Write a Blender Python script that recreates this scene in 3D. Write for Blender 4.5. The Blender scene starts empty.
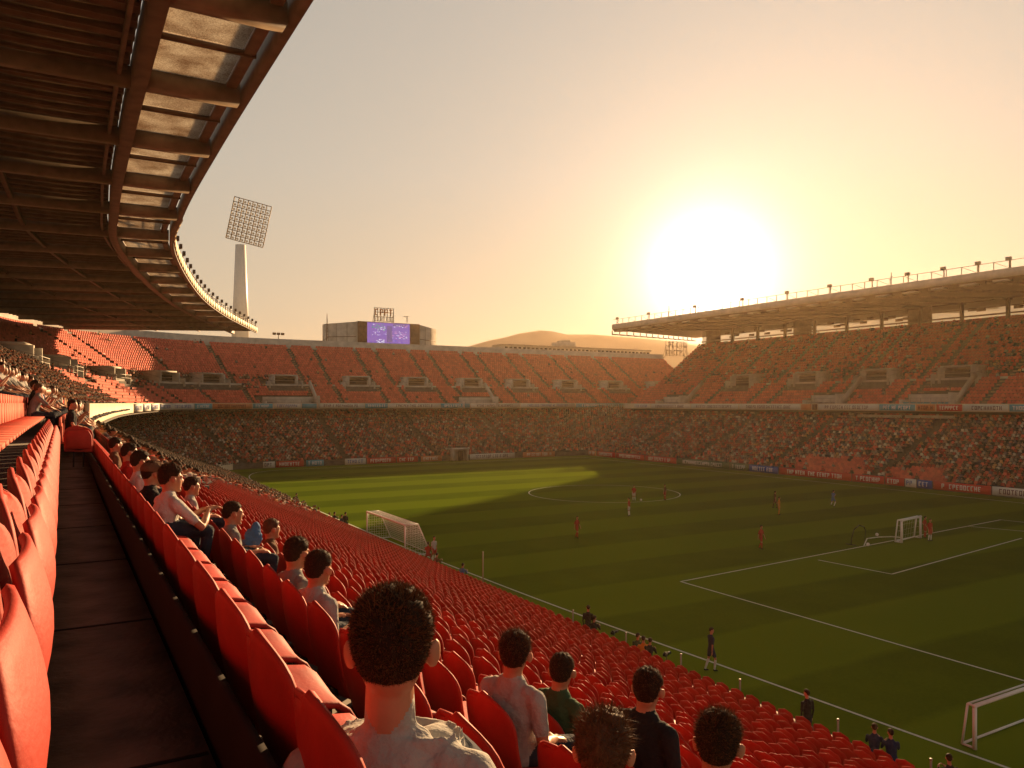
import bpy, bmesh, math, random
import numpy as np
from mathutils import Vector, Matrix, noise
random.seed(7); RNG = np.random.default_rng(11)
R = math.radians
SC = bpy.context.scene
COL = SC.collection
# ------------------------------------------------------------------ camera
H = 11.0
HAZE = .00016
cam = bpy.data.objects.new('camera', bpy.data.cameras.new('camera')); COL.objects.link(cam)
cam.location = (0, 0, H)
cam.rotation_euler = (R(90), 0, R(-30))
cam.data.sensor_width = 36; cam.data.lens = 36 * 780 / 1024
cam.data.shift_y = 19 / 1024
cam.data.clip_start = 0.05; cam.data.clip_end = 20000
SC.camera = cam
# ------------------------------------------------------------------ sky and sun
SUN_AZ, SUN_EL = R(50.0), R(14.4)          # azimuth clockwise from +Y
GLOW_EL, GLOW_AZ = R(9.2), R(44.2)
sdir = Vector((math.sin(SUN_AZ) * math.cos(SUN_EL), math.cos(SUN_AZ) * math.cos(SUN_EL), math.sin(SUN_EL)))
world = bpy.data.worlds.new("World"); SC.world = world; world.use_nodes = True
nt = world.node_tree; nt.nodes.clear()
def wn(t, **k):
    n = nt.nodes.new(t)
    for a, b in k.items(): setattr(n, a, b)
    return n
sky = wn('ShaderNodeTexSky', sky_type='NISHITA')
sky.sun_disc = False; sky.sun_elevation = SUN_EL; sky.sun_rotation = SUN_AZ
sky.air_density = 1.0; sky.dust_density = 1.2; sky.ozone_density = 0.6; sky.altitude = 0
geo = wn('ShaderNodeNewGeometry')
dot = wn('ShaderNodeVectorMath', operation='DOT_PRODUCT'); dot.inputs[1].default_value = (math.sin(GLOW_AZ) * math.cos(GLOW_EL), math.cos(GLOW_AZ) * math.cos(GLOW_EL), math.sin(GLOW_EL))
nt.links.new(geo.outputs['Incoming'], dot.inputs[0])     # Incoming points back to the viewer
neg = wn('ShaderNodeMath', operation='MULTIPLY'); neg.inputs[1].default_value = -1
nt.links.new(dot.outputs['Value'], neg.inputs[0])
clampn = wn('ShaderNodeMath', operation='MAXIMUM'); clampn.inputs[1].default_value = 0
nt.links.new(neg.outputs[0], clampn.inputs[0])
def lobe(power, amp):
    p = wn('ShaderNodeMath', operation='POWER'); p.inputs[1].default_value = power
    nt.links.new(clampn.outputs[0], p.inputs[0])
    m = wn('ShaderNodeMath', operation='MULTIPLY'); m.inputs[1].default_value = amp
    nt.links.new(p.outputs[0], m.inputs[0]); return m
def colmul(c, m):
    v = wn('ShaderNodeVectorMath', operation='SCALE'); v.inputs[0].default_value = c
    nt.links.new(m.outputs[0], v.inputs['Scale']); return v
def vadd(a, b):
    v = wn('ShaderNodeVectorMath', operation='ADD')
    nt.links.new(a, v.inputs[0]); nt.links.new(b, v.inputs[1]); return v.outputs[0]
SKYGAIN = 6.1
AUREOLE = [((1.0, .86, .60), 2600, 60.0), ((1.0, .92, .72), 480, 15.0), ((1.0, .88, .64), 120, 2.6), ((1.0, .84, .62), 30, .4)]
lum = wn('ShaderNodeRGBToBW'); nt.links.new(sky.outputs[0], lum.inputs[0])
den = wn('ShaderNodeMath', operation='ADD'); den.inputs[1].default_value = 1.0; nt.links.new(lum.outputs[0], den.inputs[0])
fac = wn('ShaderNodeMath', operation='DIVIDE'); nt.links.new(lum.outputs[0], fac.inputs[0]); nt.links.new(den.outputs[0], fac.inputs[1])
sep = wn('ShaderNodeSeparateXYZ'); nt.links.new(geo.outputs['Incoming'], sep.inputs[0])
up = wn('ShaderNodeMath', operation='MULTIPLY'); up.inputs[1].default_value = -1; nt.links.new(sep.outputs['Z'], up.inputs[0])
rmp = wn('ShaderNodeValToRGB'); e = rmp.color_ramp.elements
e[0].position = 0.0; e[0].color = (1.0, .73, .42, 1); e[1].position = .12; e[1].color = (.96, .79, .55, 1)
for p_, c_ in ((.28, (.87, .79, .65, 1)), (.5, (.78, .73, .64, 1)), (.62, (.34, .33, .32, 1)), (1.0, (.19, .20, .22, 1))): q_ = e.new(p_); q_.color = c_
nt.links.new(up.outputs[0], rmp.inputs[0])
tint = wn('ShaderNodeVectorMath', operation='SCALE'); nt.links.new(rmp.outputs[0], tint.inputs[0]); nt.links.new(fac.outputs[0], tint.inputs['Scale'])
tsc = wn('ShaderNodeVectorMath', operation='SCALE'); tsc.inputs['Scale'].default_value = SKYGAIN; nt.links.new(tint.outputs[0], tsc.inputs[0])
acc = tsc.outputs[0]
for c, p, a in AUREOLE: acc = vadd(acc, colmul(c, lobe(p, a)).outputs[0])
bg = wn('ShaderNodeBackground'); bg.inputs['Strength'].default_value = 0.05
nt.links.new(acc, bg.inputs['Color'])
out = wn('ShaderNodeOutputWorld'); nt.links.new(bg.outputs[0], out.inputs['Surface'])
sun = bpy.data.objects.new('sun', bpy.data.lights.new('sun', 'SUN')); COL.objects.link(sun)
sun.data.energy = 5.0; sun.data.angle = R(0.55); sun.data.color = (1.0, 0.62, 0.30)
sun.rotation_euler = (-sdir).to_track_quat('-Z', 'Y').to_euler()
sun.location = (300, 300, 120)
SC.view_settings.view_transform = 'Standard'; SC.view_settings.look = 'None'
SC.view_settings.exposure = 1.3; SC.view_settings.gamma = 1.0
SC.cycles.use_denoising = True
SC.cycles.max_bounces = 6; SC.cycles.diffuse_bounces = 3; SC.cycles.volume_bounces = 0
SC.cycles.transparent_max_bounces = 8; SC.cycles.sample_clamp_indirect = 4

# ------------------------------------------------------------------ materials
def mat(name, color, rough=.6, spec=.3, var=0.0, vscale=4.0, bump=0.0, bscale=30.0, metallic=0.0,
        color2=None, subsurf=0.0, attr=None, coat=0.0):
    m = bpy.data.materials.new(name); m.use_nodes = True
    n = m.node_tree.nodes; l = m.node_tree.links
    b = n['Principled BSDF']
    b.inputs['Base Color'].default_value = (*color, 1); b.inputs['Roughness'].default_value = rough
    b.inputs['Specular IOR Level'].default_value = spec; b.inputs['Metallic'].default_value = metallic
    if coat: b.inputs['Coat Weight'].default_value = coat; b.inputs['Coat Roughness'].default_value = .25
    tc = n.new('ShaderNodeTexCoord')
    src = None
    if attr:
        at = n.new('ShaderNodeAttribute'); at.attribute_name = attr; src = at.outputs['Color']
        l.new(src, b.inputs['Base Color'])
    elif var or color2:
        tx = n.new('ShaderNodeTexNoise'); tx.inputs['Scale'].default_value = vscale; tx.inputs['Detail'].default_value = 6
        l.new(tc.outputs['Object'], tx.inputs['Vector'])
        cr = n.new('ShaderNodeValToRGB'); cr.color_ramp.elements[0].position = .3; cr.color_ramp.elements[1].position = .72
        c2 = color2 or tuple(min(1, c * (1 + var)) for c in color)
        c1 = color if color2 else tuple(c * (1 - var) for c in color)
        cr.color_ramp.elements[0].color = (*c1, 1); cr.color_ramp.elements[1].color = (*c2, 1)
        l.new(tx.outputs['Fac'], cr.inputs[0]); l.new(cr.outputs[0], b.inputs['Base Color'])
    if bump:
        bt = n.new('ShaderNodeTexNoise'); bt.inputs['Scale'].default_value = bscale; bt.inputs['Detail'].default_value = 5
        l.new(tc.outputs['Object'], bt.inputs['Vector'])
        bp = n.new('ShaderNodeBump'); bp.inputs['Strength'].default_value = bump; bp.inputs['Distance'].default_value = .02 if bscale > 12 or bscale < 9 else .05
        l.new(bt.outputs['Fac'], bp.inputs['Height']); l.new(bp.outputs[0], b.inputs['Normal'])
    if subsurf:
        b.inputs['Subsurface Weight'].default_value = subsurf
        b.inputs['Subsurface Radius'].default_value = (.02, .006, .003)
        b.inputs['Subsurface Scale'].default_value = 1.0
    return m
M = {}
M['seat'] = mat('seat plastic', (.38, .030, .018), .62, .22, var=.20, vscale=4, bump=.10, bscale=50)
def seat_random(m, amount=.35):
    n = m.node_tree.nodes; l = m.node_tree.links; b = n['Principled BSDF']
    oi = n.new('ShaderNodeObjectInfo'); hs = n.new('ShaderNodeHueSaturation')
    mr = n.new('ShaderNodeMapRange'); mr.inputs['To Min'].default_value = 1 - amount; mr.inputs['To Max'].default_value = 1 + amount
    l.new(oi.outputs['Random'], mr.inputs['Value']); l.new(mr.outputs[0], hs.inputs['Value'])
    src = b.inputs['Base Color'].links[0].from_socket
    l.new(src, hs.inputs['Color']); l.new(hs.outputs[0], b.inputs['Base Color'])
seat_random(M['seat'], .18)
M['seat_far'] = mat('seat plastic stuff', (1, 1, 1), .7, .12, attr='col')
M['crowd'] = mat('crowd clothes', (1, 1, 1), .85, .15, attr='col')
M['bracket'] = mat('bracket metal', (.03, .028, .028), .5, .4, metallic=.4)
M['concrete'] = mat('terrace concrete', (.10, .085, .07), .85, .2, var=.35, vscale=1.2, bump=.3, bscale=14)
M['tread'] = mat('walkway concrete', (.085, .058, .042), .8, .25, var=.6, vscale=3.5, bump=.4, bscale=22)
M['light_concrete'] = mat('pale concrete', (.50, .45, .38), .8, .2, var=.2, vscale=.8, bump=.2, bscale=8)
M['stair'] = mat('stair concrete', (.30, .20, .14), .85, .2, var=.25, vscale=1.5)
M['cream'] = mat('cream fascia paint', (.62, .50, .34), .6, .3, var=.12, vscale=.7)
M['white'] = mat('white paint', (.78, .76, .72), .45, .4, var=.05, vscale=2)
M['line'] = mat('line paint', (.62, .64, .55), .8, .1, var=.12, vscale=6)
M['steel'] = mat('brown painted steel', (.12, .07, .042), .55, .4, var=.35, vscale=1.5, bump=.2, bscale=20)
M['greysteel'] = mat('grey steel', (.30, .26, .21), .5, .5, var=.25, vscale=1.5)
M['roofgrey'] = mat('roof grey steel', (.22, .17, .125), .55, .4, var=.25, vscale=1.5, bump=.2, bscale=20)
M['dark'] = mat('dark void', (.02, .016, .013), .9, .1, var=.2, vscale=2)
M['kerb'] = mat('perimeter wall brown', (.22, .085, .05), .75, .2, var=.3, vscale=1.5, bump=.2, bscale=12)
M['redboard'] = mat('red board', (.50, .03, .02), .5, .3, var=.1, vscale=1)
M['blueboard'] = mat('blue board', (.02, .07, .30), .5, .3, var=.1, vscale=1)
M['cyanboard'] = mat('cyan board', (.08, .32, .42), .5, .3, var=.1, vscale=1)
M['orangeboard'] = mat('orange board', (.55, .20, .08), .5, .3, var=.1, vscale=1)
M['whiteboard'] = mat('white board', (.62, .60, .54), .5, .3, var=.08, vscale=1)
M['greenboard'] = mat('dark green board', (.03, .09, .04), .5, .3, var=.1, vscale=1)
M['marks_w'] = mat('board lettering white', (.78, .76, .72), .6, .2)
M['marks_d'] = mat('board lettering dark', (.10, .03, .03), .6, .2)
M['marks_b'] = mat('board lettering blue', (.04, .08, .30), .6, .2)
M['skin'] = mat('skin', (.44, .20, .115), .5, .35, var=.10, vscale=14, bump=.05, bscale=90, subsurf=.25)
M['hair'] = mat('dark hair', (.026, .013, .007), .75, .12, var=.3, vscale=30)
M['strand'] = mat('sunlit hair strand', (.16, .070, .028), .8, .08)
M['brownhair'] = mat('brown hair', (.09, .040, .018), .6, .25, var=.3, vscale=30)
for nm, c in dict(shirt_white=(.52, .50, .46), shirt_cream=(.36, .345, .32), shirt_black=(.02, .02, .022), shirt_navy=(.02, .03, .08),
                  shirt_red=(.40, .03, .025), shirt_grey=(.22, .21, .20), shirt_pink=(.5, .26, .22), shirt_brown=(.14, .07, .04),
                  shirt_green=(.05, .10, .05), shirt_orange=(.60, .22, .03), shirt_blue=(.08, .16, .32), trouser=(.03, .035, .05),
                  sock_white=(.7, .7, .66), shoe=(.02, .02, .02), eye=(.6, .58, .55)).items():
    M[nm] = mat(nm.replace('_', ' '), c, .88, .12, var=.16, vscale=7, bump=1.0, bscale=10)

# mown turf: real mowing bands, plus fine blade variation
def grass_mat(name, dark, light, band=5.4):
    m = bpy.data.materials.new(name); m.use_nodes = True
    n = m.node_tree.nodes; l = m.node_tree.links; b = n['Principled BSDF']
    b.inputs['Roughness'].default_value = 1.0; b.inputs['Specular IOR Level'].default_value = .0
    tc = n.new('ShaderNodeTexCoord'); sep = n.new('ShaderNodeSeparateXYZ'); l.new(tc.outputs['Object'], sep.inputs[0])
    mul = n.new('ShaderNodeMath'); mul.operation = 'MULTIPLY'; mul.inputs[1].default_value = math.pi / band
    l.new(sep.outputs['Y'], mul.inputs[0])
    sn = n.new('ShaderNodeMath'); sn.operation = 'SINE'; l.new(mul.outputs[0], sn.inputs[0])
    mr = n.new('ShaderNodeMapRange'); mr.inputs['From Min'].default_value = -.25; mr.inputs['From Max'].default_value = .25
    l.new(sn.outputs[0], mr.inputs['Value'])
    nz = n.new('ShaderNodeTexNoise'); nz.inputs['Scale'].default_value = .12; nz.inputs['Detail'].default_value = 8; nz.inputs['Roughness'].default_value = .7
    l.new(tc.outputs['Object'], nz.inputs['Vector'])
    nf = n.new('ShaderNodeTexNoise'); nf.inputs['Scale'].default_value = 6; nf.inputs['Detail'].default_value = 4
    l.new(tc.outputs['Object'], nf.inputs['Vector'])
    a1 = n.new('ShaderNodeMath'); a1.operation = 'MULTIPLY'; a1.inputs[1].default_value = .60; l.new(mr.outputs[0], a1.inputs[0])
    a2 = n.new('ShaderNodeMath'); a2.operation = 'MULTIPLY_ADD'; a2.inputs[1].default_value = .9; l.new(nz.outputs[0], a2.inputs[0]); l.new(a1.outputs[0], a2.inputs[2])
    a3 = n.new('ShaderNodeMath'); a3.operation = 'MULTIPLY_ADD'; a3.inputs[1].default_value = .35; l.new(nf.outputs[0], a3.inputs[0]); l.new(a2.outputs[0], a3.inputs[2])
    cr = n.new('ShaderNodeValToRGB'); cr.color_ramp.elements[0].position = .35; cr.color_ramp.elements[1].position = 1.15 if False else 1.0
    cr.color_ramp.elements[0].color = (*dark, 1); cr.color_ramp.elements[1].color = (*light, 1)
    l.new(a3.outputs[0], cr.inputs[0]); l.new(cr.outputs[0], b.inputs['Base Color'])
    bp = n.new('ShaderNodeBump'); bp.inputs['Strength'].default_value = .5; bp.inputs['Distance'].default_value = .05
    nb = n.new('ShaderNodeTexNoise'); nb.inputs['Scale'].default_value = 18; l.new(tc.outputs['Object'], nb.inputs['Vector'])
    l.new(nb.outputs[0], bp.inputs['Height']); l.new(bp.outputs[0], b.inputs['Normal'])
    gl = n.new('ShaderNodeBsdfGlossy'); gl.inputs['Roughness'].default_value = .42; gl.inputs['Color'].default_value = (.62, .62, .03, 1)
    mx = n.new('ShaderNodeMixShader'); mx.inputs[0].default_value = .06; l.new(b.outputs[0], mx.inputs[1]); l.new(gl.outputs[0], mx.inputs[2]); l.new(mx.outputs[0], n['Material Output'].inputs['Surface'])
    return m
fr = bpy.data.materials.new('slit diffuser sheet'); fr.use_nodes = True; _n = fr.node_tree.nodes; _l = fr.node_tree.links; _n.remove(_n['Principled BSDF'])  # diffuser for the roof slit, added to spread the sun coming through
_t = _n.new('ShaderNodeBsdfTranslucent'); _t.inputs['Color'].default_value = (.8, .8, .78, 1); _q = _n.new('ShaderNodeBsdfTransparent'); _q.inputs[0].default_value = (.9, .9, .88, 1); _x = _n.new('ShaderNodeMixShader'); _x.inputs[0].default_value = .45; _l.new(_q.outputs[0], _x.inputs[1]); _l.new(_t.outputs[0], _x.inputs[2]); _l.new(_x.outputs[0], _n['Material Output'].inputs['Surface']); M['diffuser'] = fr
M['grass'] = grass_mat('mown turf', (.014, .050, .004), (.078, .132, .008))
M['verge'] = mat('verge turf', (.045, .065, .018), .85, .1, color2=(.075, .09, .028), vscale=3, bump=.4, bscale=18)

# ------------------------------------------------------------------ object helpers
def mesh_np(name, V, F, mats=(), fm=None, fcol=None, smooth=False):
    """V (n,3); F list of faces or (m,k) array"""
    me = bpy.data.meshes.new(name)
    V = np.asarray(V, dtype=np.float32)
    if isinstance(F, np.ndarray): sizes = np.full(len(F), F.shape[1], dtype=np.int32); flat = F.ravel().astype(np.int32)
    else:
        sizes = np.array([len(f) for f in F], dtype=np.int32); flat = np.array([i for f in F for i in f], dtype=np.int32)
    me.vertices.add(len(V)); me.vertices.foreach_set('co', V.ravel())
    me.loops.add(len(flat)); me.loops.foreach_set('vertex_index', flat)
    me.polygons.add(len(sizes)); st = np.concatenate([[0], np.cumsum(sizes)[:-1]]).astype(np.int32)
    me.polygons.foreach_set('loop_start', st); me.polygons.foreach_set('loop_total', sizes)
    for m in mats: me.materials.append(m)
    if fm is not None: me.polygons.foreach_set('material_index', np.asarray(fm, dtype=np.int32))
    if fcol is not None:
        at = me.attributes.new('col', 'FLOAT_COLOR', 'FACE'); at.data.foreach_set('color', np.asarray(fcol, dtype=np.float32).ravel())
    if smooth: me.polygons.foreach_set('use_smooth', np.ones(len(sizes), dtype=bool))
    me.update(calc_edges=True)
    return me
def link(name, data, parent=None, loc=None, rotz=None):
    o = bpy.data.objects.new(name, data); COL.objects.link(o)
    if parent is not None: o.parent = parent
    if loc is not None: o.location = loc
    if rotz is not None: o.rotation_euler = (0, 0, rotz)
    return o
def tag(o, label=None, cat=None, group=None, kind=None):
    if label: o['label'] = label
    if cat: o['category'] = cat
    if group: o['group'] = group
    if kind: o['kind'] = kind
    return o
def thing(name, label, cat, loc=(0, 0, 0), rotz=0, group=None):
    return tag(link(name, None, None, loc, rotz), label, cat, group)
def part(name, mb, m, parent, label=None):
    o = link(name, mb.mesh(name, m), parent)
    if label: o['label'] = label
    return o
class MB:
    def __init__(s): s.V = []; s.F = []; s.fm = []
    def add(s, vs, fs, mi=0):
        k = len(s.V); s.V += [tuple(v) for v in vs]; s.F += [tuple(k + i for i in f) for f in fs]; s.fm += [mi] * len(fs); return s
    def box(s, c, d, mi=0, ax=None, taper=1.0):
        """centre c, full dims d, optional 3 axes"""
        ax = ax or (Vector((1, 0, 0)), Vector((0, 1, 0)), Vector((0, 0, 1)))
        c = Vector(c); vs = []
        for z in (-.5, .5):
            t = taper if z > 0 else 1
            for x, y in ((-.5, -.5), (.5, -.5), (.5, .5), (-.5, .5)):
                vs.append(c + ax[0] * (x * d[0] * t) + ax[1] * (y * d[1] * t) + ax[2] * (z * d[2]))
        return s.add(vs, [(0, 3, 2, 1), (4, 5, 6, 7), (0, 1, 5, 4), (1, 2, 6, 5), (2, 3, 7, 6), (3, 0, 4, 7)], mi)
    def bar(s, a, b, w, h=None, mi=0):
        a = Vector(a); b = Vector(b); h = h or w
        z = (b - a); L = z.length
        if L < 1e-6: return s
        z.normalize(); up = Vector((0, 0, 1)) if abs(z.z) < .95 else Vector((1, 0, 0))
        x = z.cross(up).normalized(); y = x.cross(z).normalized()
        return s.box((a + b) / 2, (w, h, L), mi, (x, y, z))
    def tube(s, a, b, r0, r1=None, n=10, mi=0):
        a = Vector(a); b = Vector(b); r1 = r0 if r1 is None else r1
        z = (b - a).normalized(); up = Vector((0, 0, 1)) if abs(z.z) < .95 else Vector((1, 0, 0))
        x = z.cross(up).normalized(); y = x.cross(z).normalized()
        vs = [p + (x * math.cos(t) + y * math.sin(t)) * r for p, r in ((a, r0), (b, r1)) for t in [2 * math.pi * i / n for i in range(n)]]
        fs = [(i, (i + 1) % n, n + (i + 1) % n, n + i) for i in range(n)] + [tuple(range(n - 1, -1, -1)), tuple(range(n, 2 * n))]
        return s.add(vs, fs, mi)
    def mesh(s, name, m, smooth=False):
        ms = m if isinstance(m, (list, tuple)) else [m]
        return mesh_np(name, s.V, s.F, ms, s.fm, smooth=smooth)

_o1 = 'zeroth first second third fourth fifth sixth seventh eighth ninth tenth eleventh twelfth thirteenth fourteenth fifteenth sixteenth seventeenth eighteenth nineteenth'.split()
def ordw(n):
    if n < 20: return _o1[n]
    t = {2: 'twent', 3: 'thirt', 4: 'fort', 5: 'fift', 6: 'sixt', 7: 'sevent', 8: 'eight', 9: 'ninet'}[n // 10]
    return t + 'ieth' if n % 10 == 0 else t + 'y-' + _o1[n % 10]
# ------------------------------------------------------------------ paths (plan curves of the bowl)
class Path:
    def __init__(s, pts):
        P = np.array(pts, float); seg = np.linalg.norm(np.diff(P, axis=0), axis=1); keep = np.r_[True, seg > 1e-6]; P = P[keep]
        s.P = P; s.S = np.r_[0, np.cumsum(np.linalg.norm(np.diff(P, axis=0), axis=1))]; s.L = s.S[-1]
        T = np.gradient(P, s.S, axis=0); T /= np.linalg.norm(T, axis=1)[:, None]; s.T = T
        s.N = np.stack([-T[:, 1], T[:, 0]], 1)          # outward = left of travel
    def at(s, q, off=0.0):
        x = np.interp(q, s.S, s.P[:, 0]); y = np.interp(q, s.S, s.P[:, 1])
        nx = np.interp(q, s.S, s.N[:, 0]); ny = np.interp(q, s.S, s.N[:, 1]); l = np.hypot(nx, ny); nx /= l; ny /= l
        return x + nx * off, y + ny * off, nx, ny
    def offset(s, off): return s.P + s.N * off
def catmull(pts, step=1.5):
    P = np.array(pts, float); P = np.vstack([2 * P[0] - P[1], P, 2 * P[-1] - P[-2]]); o = []
    for i in range(1, len(P) - 2):
        n = max(2, int(np.linalg.norm(P[i + 1] - P[i]) / step))
        for t in np.linspace(0, 1, n, endpoint=False):
            a, b, c, d = P[i - 1:i + 3]
            o.append(.5 * ((2 * b) + (c - a) * t + (2 * a - 5 * b + 4 * c - d) * t * t + (3 * b - 3 * c + d - a) * t ** 3))
    o.append(P[-2]); return o
def arc(cx, cy, r, a0, a1, n): return [(cx + r * math.cos(a), cy + r * math.sin(a)) for a in np.linspace(a0, a1, n)]
def line(a, b, n): return [tuple(np.array(a) + (np.array(b) - np.array(a)) * t) for t in np.linspace(0, 1, n)]
LOW = Path(line((20, -12), (20, 126), 70) + arc(30, 126, 10, math.pi, math.pi / 2, 14) + line((31, 136), (94, 136), 30) +
           arc(94, 133, 3, math.pi / 2, 0, 8) + line((97, 132), (97, -30), 60))
UPP = Path(catmull([(-.06, -8), (-.06, 0), (-.06, 14), (.15, 28), (1.4, 50), (5, 87), (10.8, 120), (16, 136), (24, 145.5), (34, 149.5), (50, 150), (100, 150), (150, 150)]))
RGT = Path(line((112, 142), (112, -34), 60))
ROOF = Path(catmull([(6.6, 0), (6.6, 20), (6.6, 40), (6.9, 56), (8.0, 70), (13.6, 96), (20, 117), (30, 143)]))

def profile_strip(path, prof, name, m, parent, s0=0, s1=None, close_ends=True, thick=None):
    """sweep a list of (offset, z) along the path"""
    idx = [i for i in range(len(path.P)) if path.S[i] >= s0 and (s1 is None or path.S[i] <= s1)]
    V = []; F = []; k = len(prof)
    for i in idx:
        for off, z in prof: V.append((path.P[i, 0] + path.N[i, 0] * off, path.P[i, 1] + path.N[i, 1] * off, z))
    for a in range(len(idx) - 1):
        for b in range(k - 1): F.append((a * k + b, a * k + b + 1, (a + 1) * k + b + 1, (a + 1) * k + b))
    if close_ends and k > 2:
        F.append(tuple(range(k - 1, -1, -1))); F.append(tuple((len(idx) - 1) * k + b for b in range(k)))
    me = mesh_np(name, V, F, [m])
    return link(name, me, parent)
def loop_prof(pr): return pr + [pr[0]]

# row tables -------------------------------------------------------
rowA = [.56] + [1.35 + .76 * i for i in range(25)]            # lower bank: u of backrest top
rowH = [.77, 1.24]
for i in range(24): rowH.append(rowH[-1] + .445 + (.25 - .445) * i / 23)
LOWROWS = [(20 - a, H - h - .88) for a, h in zip(rowA, rowH)]  # (offset from the wall, floor z)
UPROWS = []
z = H - .31 - .88; off = 0.0
for j in range(28):
    UPROWS.append((off, z)); off += .76 + (1.6 if j == 9 else 0); z += .45 + .004 * j * .6
UPTOP = UPROWS[-1]
RROWS = []
z = 9.95; off = .9
for j in range(28):
    RROWS.append((off, z)); off += .76 + (1.3 if j == 8 else 0); z += .50 + .003 * j

# ------------------------------------------------------------------ ground and pitch
def sheet(name, x0, y0, x1, y1, z, m, th=None):
    o = link(name, mesh_np(name, [(x0, y0, z), (x1, y0, z), (x1, y1, z), (x0, y1, z)], [(0, 1, 2, 3)], [m])); tag(o, kind='structure'); return o
M['earth'] = mat('dusty earth', (.16, .13, .08), .95, .1, var=.4, vscale=.02)
sheet('ground', -480, -380, 980, 980, -.02, M['earth'])
sheet('pitch_surround', 20, -30, 97.6, 136.6, .0, M['verge'])
sheet('pitch', 22.2, -20, 95.2, 134.0, .004, M['grass'])
TX0, TX1, GY0, GY1, CY = 23.6, 91.4, 9.0, 129.5, 77.0
def lines():
    mb = MB(); w = .13; z = .008
    def ln(x0, y0, x1, y1):
        d = Vector((x1 - x0, y1 - y0, 0)); L = d.length; d.normalize(); n = Vector((-d.y, d.x, 0)) * w / 2
        a = Vector((x0, y0, z)); b = Vector((x1, y1, z)); mb.add([a - n, b - n, b + n, a + n], [(0, 1, 2, 3)])
    def poly(pts):
        for p, q in zip(pts[:-1], pts[1:]): ln(*p, *q)
    # near touchline bows slightly as in the photograph
    nearp = [(25.1, 8), (24.6, 14), (24.0, 23), (23.2, 35), (22.75, 49), (22.6, 62), (22.7, 80), (23.0, 100), (23.4, 114), (24.6, 122), (27, 127.5), (31, 130)]
    poly([tuple(p) for p in catmull(nearp, 2)])
    poly([(31, 130), (TX1, 130), (TX1, 8)])
    poly([(57.4 + 9.15 * math.cos(t), CY + 9.15 * math.sin(t)) for t in np.linspace(0, 2 * math.pi, 65)])
    poly([(33, 15), (33, 36.4), (76.6, 40.6), (78.5, 24)])
    poly([(45.9, 36.6), (46.2, 31.2), (67.6, 34.2)])
    poly([(70.0, 40.0), (72.5, 33.0)])
    return mb
tag(link('pitch_marking', lines().mesh('pitch_marking', M['line'])), kind='structure')

# ------------------------------------------------------------------ grandstands
BOWL = thing('grandstand', 'long curving red-seated stand sweeping from the camera round the far end', 'grandstand')
FAR = thing('grandstand', 'shaded grandstand on the right under the flat roof with the sun above', 'grandstand')
def terrace_prof(rows, f0=.2):
    pr = []
    for i, (o, z) in enumerate(rows):
        nxt = rows[i + 1][0] if i + 1 < len(rows) else o + .8
        fr = (rows[i - 1][0] + .12) if i else o - f0
        pr += [(fr, z), (nxt - (nxt - o) + .12, z)]
    return pr
low = list(reversed(LOWROWS))       # from wall outwards, rising
profile_strip(LOW, [(0, 0.0), (0, .95), (.18, .95), (.18, .6)] + [(p[0], p[1]) for p in terrace_prof(low)], 'lower_terrace', M['concrete'], BOWL, close_ends=False)
# the tread beside the camera
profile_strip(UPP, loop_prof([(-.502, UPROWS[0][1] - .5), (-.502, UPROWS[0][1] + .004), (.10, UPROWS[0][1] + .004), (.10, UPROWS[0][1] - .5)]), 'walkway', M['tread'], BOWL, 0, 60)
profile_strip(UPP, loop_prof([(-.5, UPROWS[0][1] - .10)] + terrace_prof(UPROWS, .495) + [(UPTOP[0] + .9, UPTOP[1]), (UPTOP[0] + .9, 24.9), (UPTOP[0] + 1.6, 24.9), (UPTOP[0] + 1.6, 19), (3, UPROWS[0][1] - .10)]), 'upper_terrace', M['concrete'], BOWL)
profile_strip(UPP, loop_prof([(UPTOP[0] + .80, UPTOP[1] + .05), (UPTOP[0] + .80, 25.0), (UPTOP[0] + 1.75, 25.0), (UPTOP[0] + 1.75, 0.0), (UPTOP[0] + 1.65, 0.0), (UPTOP[0] + 1.65, UPTOP[1] + .05)]), 'back_wall', M['light_concrete'], BOWL)
for y in np.arange(.9, 24, 1.9):
    mb = MB(); mb.box((.12, y, UPROWS[0][1] + .006), (.62, .022, .004)); part('joint', mb, M['dark'], BOWL)
profile_strip(LOW, loop_prof([(19.50, LOWROWS[0][1] + .004), (19.50, UPROWS[0][1] + .22), (19.535, UPROWS[0][1] + .22), (19.535, LOWROWS[0][1] + .004)]), 'gap_shade_strip', M['dark'], BOWL, 0, 60)  # added dark strip for the shaded gap under the seats, stops stray sun
# fascia band
profile_strip(UPP, loop_prof([(-.52, 9.92), (-.52, 10.98), (-.36, 10.98), (-.36, 9.92)]), 'fascia', M['cream'], BOWL, 42)
profile_strip(UPP, loop_prof([(13, 0), (13, 14.0), (13.3, 14.0), (13.3, 0)]), 'concourse_wall', M['dark'], BOWL, 60)
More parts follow.
